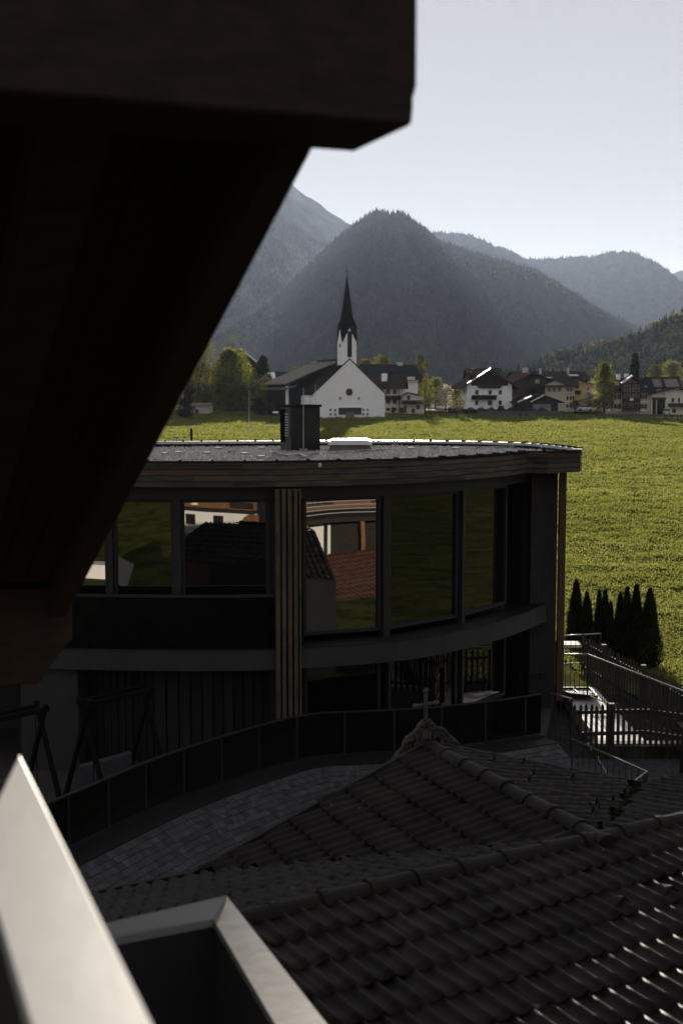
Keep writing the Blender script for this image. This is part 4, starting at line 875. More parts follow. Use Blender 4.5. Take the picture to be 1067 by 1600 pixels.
# thujas
thuja_m = leafmat('thuja_leaf', (.009, .013, .005), (.034, .042, .015), .18, 3.0)
bark = mat('bark', (.05, .040, .030), .95, .4, 6, .6, 30)
def thuja_mesh(seed, h, r):
    rng = np.random.default_rng(seed); n = 5200; t = rng.random(n) ** .8; a = rng.random(n) * 6.283
    prof = np.where(t < .12, .62 + t / .12 * .38, np.clip((1 - t) / .88, 0, 1) ** .72); ro = r * prof * (.66 + .46 * rng.random(n) ** .6) * (1 + .12 * np.sin(a * 3 + t * 9))
    c = np.stack([np.cos(a) * ro, np.sin(a) * ro, t * h * (.98 + .04 * rng.random(n))], 1)
    s = (.020 + .028 * rng.random(n)) * h / 1.9; out = np.stack([np.cos(a), np.sin(a), 0 * a], 1); up = np.array([0, 0, 1.0]) + out * .35 + rng.normal(0, .22, (n, 3)); up /= np.linalg.norm(up, axis=1)[:, None]
    sd = np.cross(out, up) + rng.normal(0, .3, (n, 3)); sd /= np.linalg.norm(sd, axis=1)[:, None]
    v = np.concatenate([c - sd * s[:, None] * .55, c + sd * s[:, None] * .55, c + up * (s * 2.6)[:, None]]); i = np.arange(n)
    core = MB(); core.tube([(0, 0, 0), (0, 0, h * .12), (0, 0, h * .5), (0, 0, h * .95)], [r * .4, r * .68, r * .42, .01], 10)
    cv = np.array(core.v); cf = [f for f in core.f]
    return v, np.stack([i, n + i, 2 * n + i], 1), core
TH_ = [(898,909,1024,.26,34.6,'tall thuja nearest the wooden post'),(915,928,1026,.24,34.2,'second thuja from the wooden post, shorter than the first'),(934,926,1026,.16,33.8,'narrow thuja left of the twin tops in the middle of the row'),(943,925,1027,.18,33.5,'right hand of the two narrow thujas in the middle of the row'),(952,943,1028,.14,33.2,'shortest thuja of the dark row'),(966.5,930,1029,.19,32.9,'thuja just right of the gap in the row'),(977,922,1030,.21,32.6,'thuja second right of the gap in the row'),(991.5,918,1031,.24,32.3,'pointed thuja with a wispy tip, second from the open meadow'),(1012.5,924,1033,.33,32.0,'broad blunt thuja at the meadow end of the row')]
for i, (px, ty, by, r, D, lab) in enumerate(TH_):
    b = PD(px, by, D); b.z = 0.0; tp = PD(px, ty, D); h = tp.z - b.z
    t = thing('thuja', lab, 'thuja', b, group='dark thuja hedge row'); v, f, core = thuja_mesh(50 + i, h, r)
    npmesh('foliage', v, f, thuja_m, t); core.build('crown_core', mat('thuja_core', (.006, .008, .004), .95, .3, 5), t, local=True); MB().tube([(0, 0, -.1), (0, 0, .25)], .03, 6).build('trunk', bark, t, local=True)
# ---------------------------------------------------------------- the village
white_w = mat('white_render', (.84, .84, .855), .9, .05, 1.2, .1, 20)
cream_w = mat('cream_render', (.55, .49, .38), .9, .08, 1.0)
yellow_w = mat('yellow_render', (.55, .42, .22), .9, .08, 1.0)
pale_w = mat('pale_render', (.62, .58, .52), .9, .08, 1.0)
grey_w = mat('grey_render', (.40, .39, .38), .9, .1, 1.0)
brown_t = mat('brown_timber', (.050, .030, .019), .85, .4, 2.0, stretch=(1, 1, 6))
dark_t = mat('dark_timber', (.020, .014, .011), .85, .4, 2.0, stretch=(1, 1, 6))
red_t = mat('reddish_timber', (.09, .035, .022), .85, .35, 2.0)
roof_b = mat('brown_roof', (.036, .027, .023), .95, spec=0.0, var=.35, scale=1.6, bump=.4, bscale=12)
roof_g = mat('grey_shingle_roof', (.16, .153, .14), .95, .3, 2.2, .5, 9, spec=0.0)
roof_d = mat('slate_roof', (.022, .0225, .026), .95, .3, 1.6, .4, 12, spec=0.0)
roof_m = mat('metal_roof', (.45, .46, .48), .25, .1, 2.0, metal=.9)
pane_m = mat('dark_pane', (.014, .016, .018), .15, .3, 3, spec=.5)
frame_w = mat('pale_window_frame', (.30, .28, .26), .6, .1, 3)
frame_b = mat('brown_window_frame', (.05, .032, .022), .6, .2, 3)
def P5(px, py): return PG(px, py)
def hrot(t, v): return v
class House:
    # local frame: x right along the front, y back, z up; origin at the foot of the front wall's middle
    def __init__(s, name, label, cat, px, py, D, yaw, group=None):
        p = PD(px, py, D); p.z = PD(px, py, D).z; s.m = D / F; s.t = thing(name, label, cat, p, yaw, group); s.D = D
    def mk(s, mb, name, m, parent=None, **k): return mb.build(name, m, parent or s.t, local=True, **k)
    def body(s, w, d, h, ridge, gable, m, over=(.9, .8), roof=None, th=.22, base=-.6, ridge_off=0.0, roof_name='roof'):
        s.w, s.d, s.h, s.r = w, d, h, ridge; b = MB(); W_ = w / 2
        if gable == 'front':
            xr = ridge_off; b.xprism([(-W_, base), (W_, base), (W_, h), (xr, ridge - .05), (-W_, h)], (0, 0, 0), (1, 0, 0), (0, 0, 1), (0, d, 0))
        else:
            b.xprism([(0, base), (d, base), (d, h), (d / 2, ridge - .05), (0, h)], (-W_, 0, 0), (0, 1, 0), (0, 0, 1), (w, 0, 0))
        s.wall = s.mk(b, 'wall', m); r = MB(); of, os_ = over
        if gable == 'front':
            for sg in (-1, 1):
                run = W_ - sg * ridge_off if sg > 0 else W_ + ridge_off; k = (ridge - h) / run; xo = sg * (W_ + os_); zo = h - k * os_
                r.xprism([(ridge_off, ridge), (xo, zo), (xo, zo + th), (ridge_off, ridge + th)], (0, -of, 0), (1, 0, 0), (0, 0, 1), (0, d + of * 2, 0))
        else:
            k = (ridge - h) / (d / 2)
            for sg, yo in ((-1, -of), (1, d + of)):
                zo = h - k * of; r.xprism([(d / 2, ridge), (yo, zo), (yo, zo + th), (d / 2, ridge + th)], (-W_ - os_, 0, 0), (0, 1, 0), (0, 0, 1), (w + 2 * os_, 0, 0))
        s.roof = s.mk(r, roof_name, roof or roof_b); return s
    def win(s, x, z, w=1.0, h=1.2, face='front', fm=None, y=0.0, shutters=None):
        fm = fm or frame_w
        def P(a, o, b):
            if face == 'front': return (a, y - o, b)
            if face == 'left': return (-s.w / 2 - o, a, b)
            return (s.w / 2 + o, a, b)
        f = MB(); t = .10
        for (a0, a1, b0, b1) in ((x - w/2, x + w/2, z, z + t), (x - w/2, x + w/2, z + h - t, z + h), (x - w/2, x - w/2 + t, z + t, z + h - t), (x + w/2 - t, x + w/2, z + t, z + h - t), (x - .03, x + .03, z + t, z + h - t)):
            q = [P(a0, -.02, b0), P(a1, .07, b1)]; f.box(min(q[0][0], q[1][0]), max(q[0][0], q[1][0]), min(q[0][1], q[1][1]), max(q[0][1], q[1][1]), b0, b1)
        fo = s.mk(f, 'window', fm); q = [P(x - w/2 + t, -.02, z + t), P(x + w/2 - t, .035, z + h - t)]
        s.mk(MB().box(min(q[0][0], q[1][0]), max(q[0][0], q[1][0]), min(q[0][1], q[1][1]), max(q[0][1], q[1][1]), z + t, z + h - t), 'pane', pane_m, fo)
        if shutters:
            for sg in (-1, 1):
                s.mk(MB().box(x + sg * (w/2 + .26) - .24, x + sg * (w/2 + .26) + .24, y - .08, y - .005, z - .02, z + h + .02), 'shutter', shutters)
    def balcony(s, x0, x1, z, dep=1.1, h=1.0, m=None, y=0.0):
        b = MB(); b.box(x0, x1, y - dep, y - .004, z, z + .16); b.box(x0, x1, y - dep - .06, y - dep - .002, z - .05, z + h); b.box(x0, x0 + .06, y - dep, y - .004, z + .161, z + h); b.box(x1 - .06, x1, y - dep, y - .004, z + .161, z + h)
        k = MB().box(x0 - .05, x1 + .05, y - dep - .10, y - dep + .06, z + h + .002, z + h + .08); bo = s.mk(b, 'balcony', m or dark_t); s.mk(k, 'handrail', m or dark_t, bo)
    def clad(s, poly, m, y=-.06, th=.055, name='gable_cladding'): s.mk(MB().xprism(poly, (0, y, 0), (1, 0, 0), (0, 0, 1), (0, th, 0)), name, m)
    def chimney(s, x, y, z0, z1, w=.8, m=None, cap=roof_m):
        c = s.mk(MB().box(x - w/2, x + w/2, y - w/2, y + w/2, z0, z1), 'chimney', m or white_w); s.mk(MB().box(x - w/2 - .12, x + w/2 + .12, y - w/2 - .12, y + w/2 + .12, z1 + .003, z1 + .14), 'chimney_cap', cap, c)
    def door(s, x, w, h, m, y=0.0, z=0): s.mk(MB().box(x - w/2, x + w/2, y - .06, y + .02, z, z + h), 'door', m)

# --- church
D0 = 321.0; m_ = D0 / F
ch = House('church', 'white church with a tall dark pointed spire and a round window', 'church', 546, 656.5, D0, R(20)); cy = math.cos(R(20))
cw = 111 * m_ / cy; he = 41 * m_; hr = 94 * m_
ch.body(cw, 24, he, hr, 'front', white_w, over=(.12, .35), roof=roof_d, th=.35, base=-1)
# door and windows sit on the wall; a dark panel paints the recess shade
X = lambda px: (px - 546.5) * m_ / cy
Zc = lambda py: (656.5 - py) * m_
rc = MB(); rc.box(X(529), X(565), -.10, .02, Zc(648), Zc(637)); po = ch.mk(rc, 'porch_shade_panel', mat('porch_shadow', (.05, .047, .04), .9, .3, 2))
f = MB(); 
for (a0, a1, b0, b1) in ((528.3,529,636.4,648.6),(565,565.7,636.4,648.6),(528.3,565.7,636.2,637),(528.3,540,648,648.7),(554,565.7,648,648.7)): f.box(X(a0), X(a1), -.32, -.005, Zc(b1), Zc(b0))
ch.mk(f, 'porch_frame', white_w, po)
ch.mk(MB().box(X(540.3), X(553.7), -.22, -.06, Zc(655), Zc(644)), 'door', mat('grey_door', (.17, .165, .15), .7, .15, 3)); rr = MB()
for px in (541, 544, 547, 550, 553): rr.box(X(px) - .03, X(px) + .03, -.26, -.225, Zc(654.5), Zc(644.3))
ch.mk(rr, 'door_batten', mat('door_batten', (.09, .085, .075), .7, .1, 3), [c for c in ch.t.children if c.name.startswith('door')][0])
for px in (517, 524, 568, 575):
    for py in (643.3, 649.8): ch.win(X(px), Zc(py), 4.6 * m_, 5.2 * m_, fm=white_w)
for px in (532, 561): ch.win(X(px), Zc(625), 3.0 * m_, 4.6 * m_, fm=grey_w)
rw_ = MB(); cx, cz, rr_ = X(546), Zc(613), 5.7 * m_; n_ = 24
rw_.tube([(cx + math.cos(a) * rr_, -.06, cz + math.sin(a) * rr_) for a in [2 * math.pi * i / n_ for i in range(n_ + 1)]], .10, 6); ro_ = ch.mk(rw_, 'round_window', grey_w)
ch.mk(MB().xprism([(cx + math.cos(2 * math.pi * i / n_) * rr_, cz + math.sin(2 * math.pi * i / n_) * rr_) for i in range(n_)], (0, -.07, 0), (1, 0, 0), (0, 0, 1), (0, .06, 0)), 'pane', pane_m, ro_)
cb = MB(); cb.box(cx - .07, cx + .07, -.13, -.075, cz - rr_, cz + rr_); cb.box(cx - rr_, cx - .071, -.13, -.075, cz - .07, cz + .07); cb.box(cx + .071, cx + rr_, -.13, -.075, cz - .07, cz + .07); ch.mk(cb, 'window_cross', frame_b, ro_)
# tower, a square flush with the gable wall
ta = 10.9 * m_ / cy; tc = X(546.3); zlo, zhi, zu, zt = Zc(537), Zc(514), Zc(499), Zc(430); yc = ta - .04
tw = MB(); v = []; 
for (sx, sy) in ((-1,-1),(1,-1),(1,1),(-1,1)): v += [(tc + sx*ta, yc + sy*ta, -.5), (tc + sx*ta, yc + sy*ta, zlo)]
pk = [(tc, yc - ta, zhi), (tc + ta, yc, zhi), (tc, yc + ta, zhi), (tc - ta, yc, zhi)]; v += pk
fc = []
for i in range(4): j = (i + 1) % 4; fc.append((2*i, 2*j, 2*j+1, 8+i, 2*i+1))
tw.add(v, fc); two = ch.mk(tw, 'tower', white_w)
sp = MB(); o_ = .12; g_ = ta + o_
C = [(tc + sx*g_, yc + sy*g_, zlo - .2) for sx, sy in ((-1,-1),(1,-1),(1,1),(-1,1))]; M = [(tc, yc - g_, zhi + .35), (tc + g_, yc, zhi + .35), (tc, yc + g_, zhi + .35), (tc - g_, yc, zhi + .35)]
def ring(k, z): return [(tc + sx*ta*k, yc + sy*ta*k, z) for sx, sy in ((-1,-1),(1,-1),(1,1),(-1,1))]
V_, U, U2 = ring(1.0, Zc(510)), ring(.66, Zc(499)), ring(.56, Zc(490)); apx = (tc, yc, zt); fc = []
for i in range(4): j = (i + 1) % 4; fc += [(i, 4+i, 8+i), (4+i, j, 8+j), (4+i, 8+j, 8+i), (8+i, 8+j, 12+j, 12+i), (12+i, 12+j, 16+j, 16+i), (16+i, 16+j, 20)]
sp.add(C + M + V_ + U + U2 + [apx], fc); spo = ch.mk(sp, 'spire', mat('spire_shingle', (.009, .009, .0095), .9, .3, 1.5, .4, 8, spec=.05))
fz_ = MB(); fz_.tube([(tc, yc, zt - .3), (tc, yc, zt + .9)], .07, 6); fz_.tube([(tc, yc, zt + .3), (tc, yc, zt + .75)], [.28, .28], 8); fz_.tube([(tc, yc, zt + .8), (tc, yc, zt + 2.6)], .045, 6); fz_.tube([(tc - .45, yc, zt + 2.0), (tc + .45, yc, zt + 2.0)], .04, 6); ch.mk(fz_, 'spire_cross', frame_b, spo)
ch.mk(MB().box(tc - .55, tc + .62, yc - ta - .06, yc - ta + .02, Zc(559), Zc(519)), 'louvre_slot', black_m, two)
for (sx, sy, f_) in ((-1, 0, 0),):
    ck = MB(); cc = (tc - ta - .05, yc - ta * .15, Zc(541)); r0 = 2.7 * m_ 
    ck.tube([(cc[0], cc[1] + math.cos(a) * r0, cc[2] + math.sin(a) * r0) for a in [2*math.pi*i/16 for i in range(17)]], .07, 6)
    ck.box(cc[0] - .05, cc[0], cc[1] - .05, cc[1] + .05, cc[2], cc[2] + r0 * .8); ck.box(cc[0] - .05, cc[0], cc[1] - r0 * .55, cc[1] - .051, cc[2] - .05, cc[2] + .05); ch.mk(ck, 'clock', frame_b, two)
# low aisle wall and the broad shingled upper nave with its dark gable
ai = MB(); xl = -cw / 2; ai.box(xl - .5, xl - .02, 2.0, 13, -1, he - .55); aio = ch.mk(ai, 'aisle_wall', white_w)
nl = -13.6; zn = 93 * m_; ze = 57 * m_
nv = MB(); nv.xprism([(nl + .6, -1), (-1.5, -1), (-1.5, zn - .4), (nl + .6, ze - .3)], (0, 8.5, 0), (1, 0, 0), (0, 0, 1), (0, 19, 0)); ch.mk(nv, 'nave', mat('dark_shingle_wall', (.012, .011, .011), .95, .3, 2, spec=.05))
nr_ = MB(); nr_.xprism([(nl - .6, ze - .3), (0.2, zn), (0.2, zn + .3), (nl - .6, ze)], (0, 7.6, 0), (1, 0, 0), (0, 0, 1), (0, 21, 0)); nr_.xprism([(nl - .9, ze - 1.6), (nl + 2.2, ze - .62), (nl + 2.2, ze - .35), (nl - .9, ze - 1.35)], (0, 7.0, 0), (1, 0, 0), (0, 0, 1), (0, 22, 0)); ch.mk(nr_, 'nave_roof', roof_g)  # pale shingle also stands in for grazing sun on this slope
ch.mk(MB().box(nl + .1, nl + .58, 9, 10.2, -1, ze - .6), 'pilaster', white_w)

# --- village houses: px specs converted with m = D/F
def spec(h): return h.m
# two white guest houses right of the church
h = House('guest_house', 'white guest house with brown roof and long dark balcony just right of the church', 'house', 600, 646, 352, R(-6)); m_ = h.m
h.body(58*m_, 12, 41*m_, 59*m_, 'side', pale_w, over=(1.0, .8), roof=roof_b)
for x in (-8, 2, 12, 22):
    h.win(x*m_ - 1, 30*m_, 1.0, 1.3, fm=frame_b); h.win(x*m_ - 1, 15*m_, 1.0, 1.3, fm=frame_b); h.win(x*m_ - 1, 4*m_, 1.0, .8, fm=frame_b)
h.balcony(-26*m_, 26*m_, 21.5*m_, m=dark_t); h.chimney(-1*m_, 3.2, 50*m_, 62*m_, 1.5, white_w); h.chimney(10*m_, 6, 58*m_, 68*m_, .35, roof_d)
h.mk(MB().tube([(23*m_, -.12, 0), (23*m_, -.12, 40*m_)], .09, 6), 'downpipe', frame_b)
h = House('guest_house', 'long dark roofed white house whose gable end shows right of the church', 'house', 616, 642, 376, R(14)); m_ = h.m
h.body(76*m_, 15, 52*m_, 71*m_, 'side', white_w, over=(1.6, 1.4), roof=roof_d, th=.35)
h.mk(MB().xprism([(-1.4, 52*m_ - 1.2), (7.5, 71*m_ - .4), (16.4, 52*m_ - 1.2), (15, 45*m_), (7.5, 58*m_), (0, 45*m_)], (38*m_ + .9, 0, 0), (0, 1, 0), (0, 0, 1), (.2, 0, 0)), 'gable_cladding', brown_t)
for y in (4, 8, 12): h.win(y, 36*m_, 1.0, 1.3, 'right', frame_b); h.win(y, 22*m_, 1.0, 1.3, 'right', frame_b)
h.mk(MB().bar((-34*m_, -1.9, 50.5*m_), (30*m_, -1.9, 50.5*m_), .25, .9), 'snow_fence', roof_m); h.chimney(20*m_, 7.5, 70*m_, 76*m_, 1.6, grey_w)
h = House('annex', 'low white annex with brown lean-to roof and a small door, beside the white guest house', 'house', 645, 645, 348, R(-4)); m_ = h.m
h.body(34*m_, 8, 26*m_, 31*m_, 'front', pale_w, over=(.7, .5), roof=roof_d, ridge_off=-10*m_)
h.mk(MB().xprism([(0, 19.4*m_), (-1.6, 17.2*m_), (-1.6, 13.8*m_), (0, 13.8*m_)], (-17*m_, -.01, 0), (0, 1, 0), (0, 0, 1), (34*m_, 0, 0)), 'canopy', dark_t); h.door(-12*m_, 4*m_, 11*m_, frame_b); h.win(8*m_, 5.5*m_, .9, 1.1, fm=frame_b); h.win(-7*m_, 20*m_, .9, 1.1, fm=frame_b)
# white house with the dark gable
h = House('chalet', 'white chalet with dark timber gable, brown balcony and six windows', 'house', 764, 641.5, 352, R(6)); m_ = h.m
h.body(71*m_, 15, 40*m_, 63*m_, 'front', white_w, over=(1.3, 1.9), roof=roof_b, th=.3)
h.clad([(-29*m_, 38.5*m_), (29*m_, 38.5*m_), (29.4*m_, 43.5*m_), (0, 62*m_), (-29.4*m_, 43.5*m_)], dark_t); h.clad([(-16*m_, 34.5*m_), (16*m_, 34.5*m_), (20*m_, 38.4*m_), (-20*m_, 38.4*m_)], dark_t, -.5, .5, 'bay_soffit')
for x in (-21, 0, 16): h.win((x + 1)*m_, 25*m_, 5*m_, 6.6*m_, fm=frame_b)
for x, w in ((-21, 5), (0, 7), (16, 5)): h.win((x + 1)*m_, 8.5*m_, w*m_, 7*m_, fm=frame_b)
for y in (4, 10): h.win(y, 25*m_, .9, 1.2, 'left', frame_b); h.win(y, 8.5*m_, .9, 1.2, 'left', frame_b)
h.balcony(-28*m_, 10*m_, 17.5*m_, 1.2, 6*m_, dark_t)
k = 62*m_; 
h.mk(MB().bar((-37*m_, -1.36, 41.5*m_), (-.5*m_, -1.36, 64.6*m_), .25, .28, (0, 0, 1)), 'verge_flashing', roof_m)
h.mk(MB().xprism([(-34*m_, 40.8*m_), (-27*m_, 45.6*m_), (-27*m_, 46.0*m_), (-34*m_, 41.2*m_)], (0, 3, 0), (1, 0, 0), (0, 0, 1), (0, 5, 0)), 'roof_light', roof_m); h.chimney(-18*m_, 8, 54*m_, 65*m_, 1.1, dark_t); h.chimney(-24*m_, 5, 50*m_, 60*m_, .8, dark_t)
h = House('farmhouse', 'long low dark brown roof behind the white chalet, pale wall under its left end', 'house', 716, 636, 395, R(8)); m_ = h.m
h.body(62*m_, 12, 18*m_, 32*m_, 'side', pale_w, over=(1, 1), roof=roof_b); h.win(-18*m_, 8*m_, 1.1, 1.2, fm=frame_b)
h.mk(MB().box(-13*m_, -8*m_, .2, .9, 25*m_, 28*m_), 'roof_window', roof_m); h.mk(MB().box(-1*m_, 5*m_, .2, .9, 25*m_, 28*m_), 'roof_window', roof_m); h.chimney(6*m_, 6, 30*m_, 37*m_, .8, dark_t); h.chimney(12*m_, 6, 30*m_, 38*m_, .4, grey_w)
h = House('farmhouse', 'broad dark brown roof rising above the white chalet, with a thin roof lantern', 'house', 758, 634, 420, R(2)); m_ = h.m
h.body(50*m_, 12, 40*m_, 58*m_, 'side', brown_t, over=(.8, .8), roof=roof_b); h.chimney(17*m_, 6, 57*m_, 68*m_, .3, dark_t, dark_t)
h = House('farmhouse', 'flat grey roof between the white chalet and the big brown hotel', 'house', 800, 634, 430, R(-2)); m_ = h.m
h.body(40*m_, 12, 34*m_, 41*m_, 'side', pale_w, over=(.6, .6), roof=roof_d); h.chimney(-1*m_, 6, 40*m_, 54*m_, .3, dark_t, dark_t); h.chimney(16*m_, 6, 39*m_, 47*m_, .9, grey_w)
# big hotel of several blocks
h = House('chalet_hotel', 'large brown timber chalet hotel with wide gable and two long balconies', 'hotel', 833, 641, 368, R(7)); m_ = h.m
h.body(60*m_, 16, 44*m_, 57*m_, 'front', brown_t, over=(2.0, 2.2), roof=roof_b, th=.3, ridge_off=-3*m_)
h.mk(MB().box(-38*m_, -22*m_, 3, 12, -.6, 30*m_), 'side_wing', pale_w); h.mk(MB().box(-39*m_, -21.5*m_, 2.6, 12.4, 30*m_ + .01, 34*m_), 'wing_gallery', brown_t)
for z in (41, 26, 12):
    for x in (-22, -12, -2, 9, 20): h.win(x*m_, z*m_, 4.2*m_, 5.5*m_, fm=frame_b)
h.balcony(-33*m_, 30*m_, 36.5*m_, 1.7, 4.6*m_, brown_t); h.balcony(-35*m_, 42*m_, 22*m_, 1.8, 5*m_, brown_t)
h.mk(MB().box(2*m_, 9*m_, -.12, -.01, 41*m_, 48*m_), 'wall_panel', cream_w)
h = House('chalet_hotel', 'cream hotel wing with curved balcony gable right of the brown timber gable', 'hotel', 874, 641, 361, R(-8)); m_ = h.m
h.body(45*m_, 14, 38*m_, 46*m_, 'side', cream_w, over=(1.4, 1.2), roof=roof_b)
h.clad([(-24*m_, 38*m_), (9*m_, 38*m_), (5*m_, 41*m_), (-8*m_, 45.5*m_), (-22*m_, 41*m_)], cream_w, -.4, .36, 'front_gable')
h.mk(MB().bar((-25*m_, -.5, 40*m_), (-8*m_, -.5, 47*m_), .9, .3), 'verge', dark_t); h.mk(MB().bar((-8*m_, -.5, 47*m_), (10*m_, -.5, 39*m_), .9, .3), 'verge', dark_t)
for x in (-17, -9, -1, 12, 17): h.win(x*m_, 29*m_, 3.6*m_, 6*m_, fm=frame_b)
for x in (11.5, 16.5, 20.5): h.win(x*m_, 16*m_, 3*m_, 6*m_, fm=frame_b); h.win(x*m_, 4*m_, 3*m_, 5.5*m_, fm=frame_b)
sg_ = MB()
for i, ch_ in enumerate((2.0, 1.2, 1.6, 1.2, 1.7, 1.1)): sg_.box((9.5 + i*1.9)*m_, (9.5 + i*1.9 + 1.1)*m_, -.06, -.01, 24.5*m_, 24.5*m_ + ch_*m_)
h.mk(sg_, 'wall_lettering', mat('faded_lettering', (.25, .2, .15), .8, .1, 3))
h = House('chalet_hotel', 'broad low roofs behind the hotel, stacked with pale flashings', 'hotel', 862, 636, 400, R(3)); m_ = h.m
h.body(110*m_, 16, 43*m_, 55*m_, 'side', brown_t, over=(1.2, 1), roof=roof_b); h.mk(MB().bar((-30*m_, -1.0, 45*m_), (-2*m_, -1.0, 46*m_), .4, .35), 'flashing', roof_m); h.chimney(-38*m_, 5, 50*m_, 61*m_, 1.6, grey_w); h.chimney(-14*m_, 5, 50*m_, 60*m_, .7, grey_w); h.chimney(30*m_, 5, 50*m_, 62*m_, .6, grey_w)
h.mk(MB().box(24*m_, 40*m_, -.9, 1.0, 48*m_, 50.5*m_), 'solar_panel', roof_m)
h = House('house', 'yellow house with a dark bay and shallow brown roof right of the cream hotel wing', 'house', 907, 639, 372, R(-14)); m_ = h.m
h.body(38*m_, 12, 38*m_, 46*m_, 'front', yellow_w, over=(1.4, 1.0), roof=roof_b, ridge_off=-12*m_); h.win(-6*m_, 32*m_, 3.4*m_, 3*m_, fm=frame_b); h.win(11*m_, 28*m_, 3*m_, 5*m_, fm=frame_b); h.win(11*m_, 14*m_, 3*m_, 5*m_, fm=frame_b); h.balcony(-18*m_, 0, 23*m_, 1.2, 5*m_, dark_t)
h = House('house', 'pale house with dark flat roof half hidden by the leafy tree', 'house', 923, 637, 405, R(4)); m_ = h.m
h.body(38*m_, 12, 40*m_, 47*m_, 'side', pale_w, over=(.8, .8), roof=roof_d)
for x in (-8, 0, 8): h.win(x*m_, 28*m_, 3*m_, 5*m_, fm=frame_b)
h.mk(MB().bar((-19*m_, -1.0, 39.5*m_), (19*m_, -1.0, 39.5*m_), .3, .5), 'eaves_flashing', roof_m)
# hut with mountain painting
h = House('hut', 'dark wooden hut with a painted mountain panel on its front', 'hut', 843, 645.5, 340, R(4)); m_ = h.m
h.body(57*m_, 8, 19*m_, 29*m_, 'front', dark_t, over=(.9, 1.6), roof=roof_b, ridge_off=1*m_)
h.clad([(-11*m_, 2*m_), (17*m_, 2*m_), (17*m_, 14*m_), (-11*m_, 14*m_)], mat('mural_sky', (.20, .19, .19), .8, .15, .8), -.08, .06, 'mural'); mu_ = [c for c in h.t.children if c.name.startswith('mural')][0]
h.mk(MB().xprism([(-10*m_, 2.2*m_), (16*m_, 2.2*m_), (13*m_, 4*m_), (9*m_, 6*m_), (5*m_, 9.5*m_), (3.5*m_, 8*m_), (1*m_, 9.2*m_), (-2*m_, 6.5*m_), (-6*m_, 4*m_)], (0, -.10, 0), (1, 0, 0), (0, 0, 1), (0, .018, 0)), 'painted_mountain', mat('mural_mountain', (.025, .03, .035), .8, .2, 1), mu_)
h.mk(MB().xprism([(-10.5*m_, 2.2*m_), (-6*m_, 4*m_), (-7*m_, 7*m_), (-9*m_, 8*m_), (-10.5*m_, 7*m_)], (0, -.097, 0), (1, 0, 0), (0, 0, 1), (0, .015, 0)), 'painted_tree', mat('mural_green', (.05, .06, .03), .8, .2, 1), mu_)
for x0, z0, x1, z1 in ((-37, 15.5, -15, 24.5), (-17, 15.8, 5, 27.0)):
    h.mk(MB().bar((x0*m_, -1.05 - .02, (z0 + 1.5)*m_), (x1*m_, -1.05 - .02, (z1 + 1.5)*m_), .5, .35), 'roof_rail', roof_m)
# small garage pair
h = House('garage', 'small beige garage with dark gable right of the cream hotel wing', 'garage', 913, 640, 352, R(-10)); m_ = h.m
h.body(26*m_, 7, 11*m_, 16*m_, 'front', pale_w, over=(.6, .7), roof=roof_b, ridge_off=-1*m_); h.door(-5*m_, 9*m_, 8*m_, grey_w); h.door(7*m_, 8*m_, 8*m_, cream_w)
# shuttered farmhouse
h = House('farmhouse', 'cream farmhouse with dark shutters and a timber porch tower in the middle', 'house', 984, 645, 342, R(-3)); m_ = h.m
h.body(66*m_, 13, 34*m_, 53*m_, 'side', cream_w, over=(.9, .9), roof=roof_d, th=.25)
for x in (-20, 20):
    for z in (21.5, 6.5): h.win(x*m_, z*m_, 4.6*m_, 7*m_, fm=frame_w, shutters=mat('dark_shutter', (.018, .022, .018), .7, .2, 3))
for x in (-17.5, 17.5): h.mk(MB().box(x*m_ - 1.0, x*m_ + 1.0, -.16, -.004, 3.2*m_, 4.4*m_), 'flower_box', white_w)
h.mk(MB().box(-33*m_ - .03, 33*m_ + .03, -.05, .1, 17*m_, 18*m_), 'string_course', white_w); h.mk(MB().box(-33*m_ - .06, 33*m_ + .06, -.08, .1, -.6, 4*m_ - .3), 'plinth', grey_w)
for x in (-33, 33): h.mk(MB().box(x*m_ - .35, x*m_ + .35, -.07, .3, 4*m_ - .29, 33*m_), 'quoin', white_w)
b = MB(); b.xprism([(-13*m_, 2*m_), (13*m_, 2*m_), (13*m_, 44*m_), (0, 53*m_), (-13*m_, 44*m_)], (0, -1.4, 0), (1, 0, 0), (0, 0, 1), (0, 3.6, 0)); po = h.mk(b, 'porch_tower', mat('porch_boards', (.17, .13, .085), .85, .25, 2.0))
g = MB()
for x in (-13, 0, 13): g.box(x*m_ - .14, x*m_ + .14, -1.52, -1.41, 2*m_, (44 if x else 52)*m_)
for z in (16, 30, 44): g.box(-13*m_, 13*m_, -1.56, -1.53, z*m_, z*m_ + .4)
for z in (18, 4): g.box(-13*m_, 13*m_, -1.60, -1.57, z*m_, z*m_ + .9)
h.mk(g, 'porch_frame', brown_t, po)
for x in (-7, 7):
    for z in (34, 20, 7): h.win(x*m_, z*m_, 7*m_, 7*m_, y=-1.42, fm=frame_b)
r = MB()
for sg in (-1, 1): r.xprism([(0, 56*m_), (sg*17*m_, 44*m_), (sg*17*m_, 45.2*m_), (0, 57.4*m_)], (0, -2.2, 0), (1, 0, 0), (0, 0, 1), (0, 8.5, 0))
h.mk(r, 'porch_roof', roof_d, po); h.mk(MB().bar((-17*m_, -2.24, 45.5*m_), (0, -2.24, 57.5*m_), .5, .5), 'verge_flashing', roof_m, po)
h.mk(MB().box(-2.6*m_, 2.6*m_, -1.75, -1.66, 19*m_, 22.5*m_), 'sign_board', white_w, po)
h.chimney(-14*m_, 6, 50*m_, 60*m_, 1.0, white_w); h.chimney(0, 7, 52*m_, 61*m_, 1.0, white_w); h.mk(MB().box(21*m_, 25*m_, .6, 1.4, 40*m_, 41.2*m_), 'roof_window', roof_m)
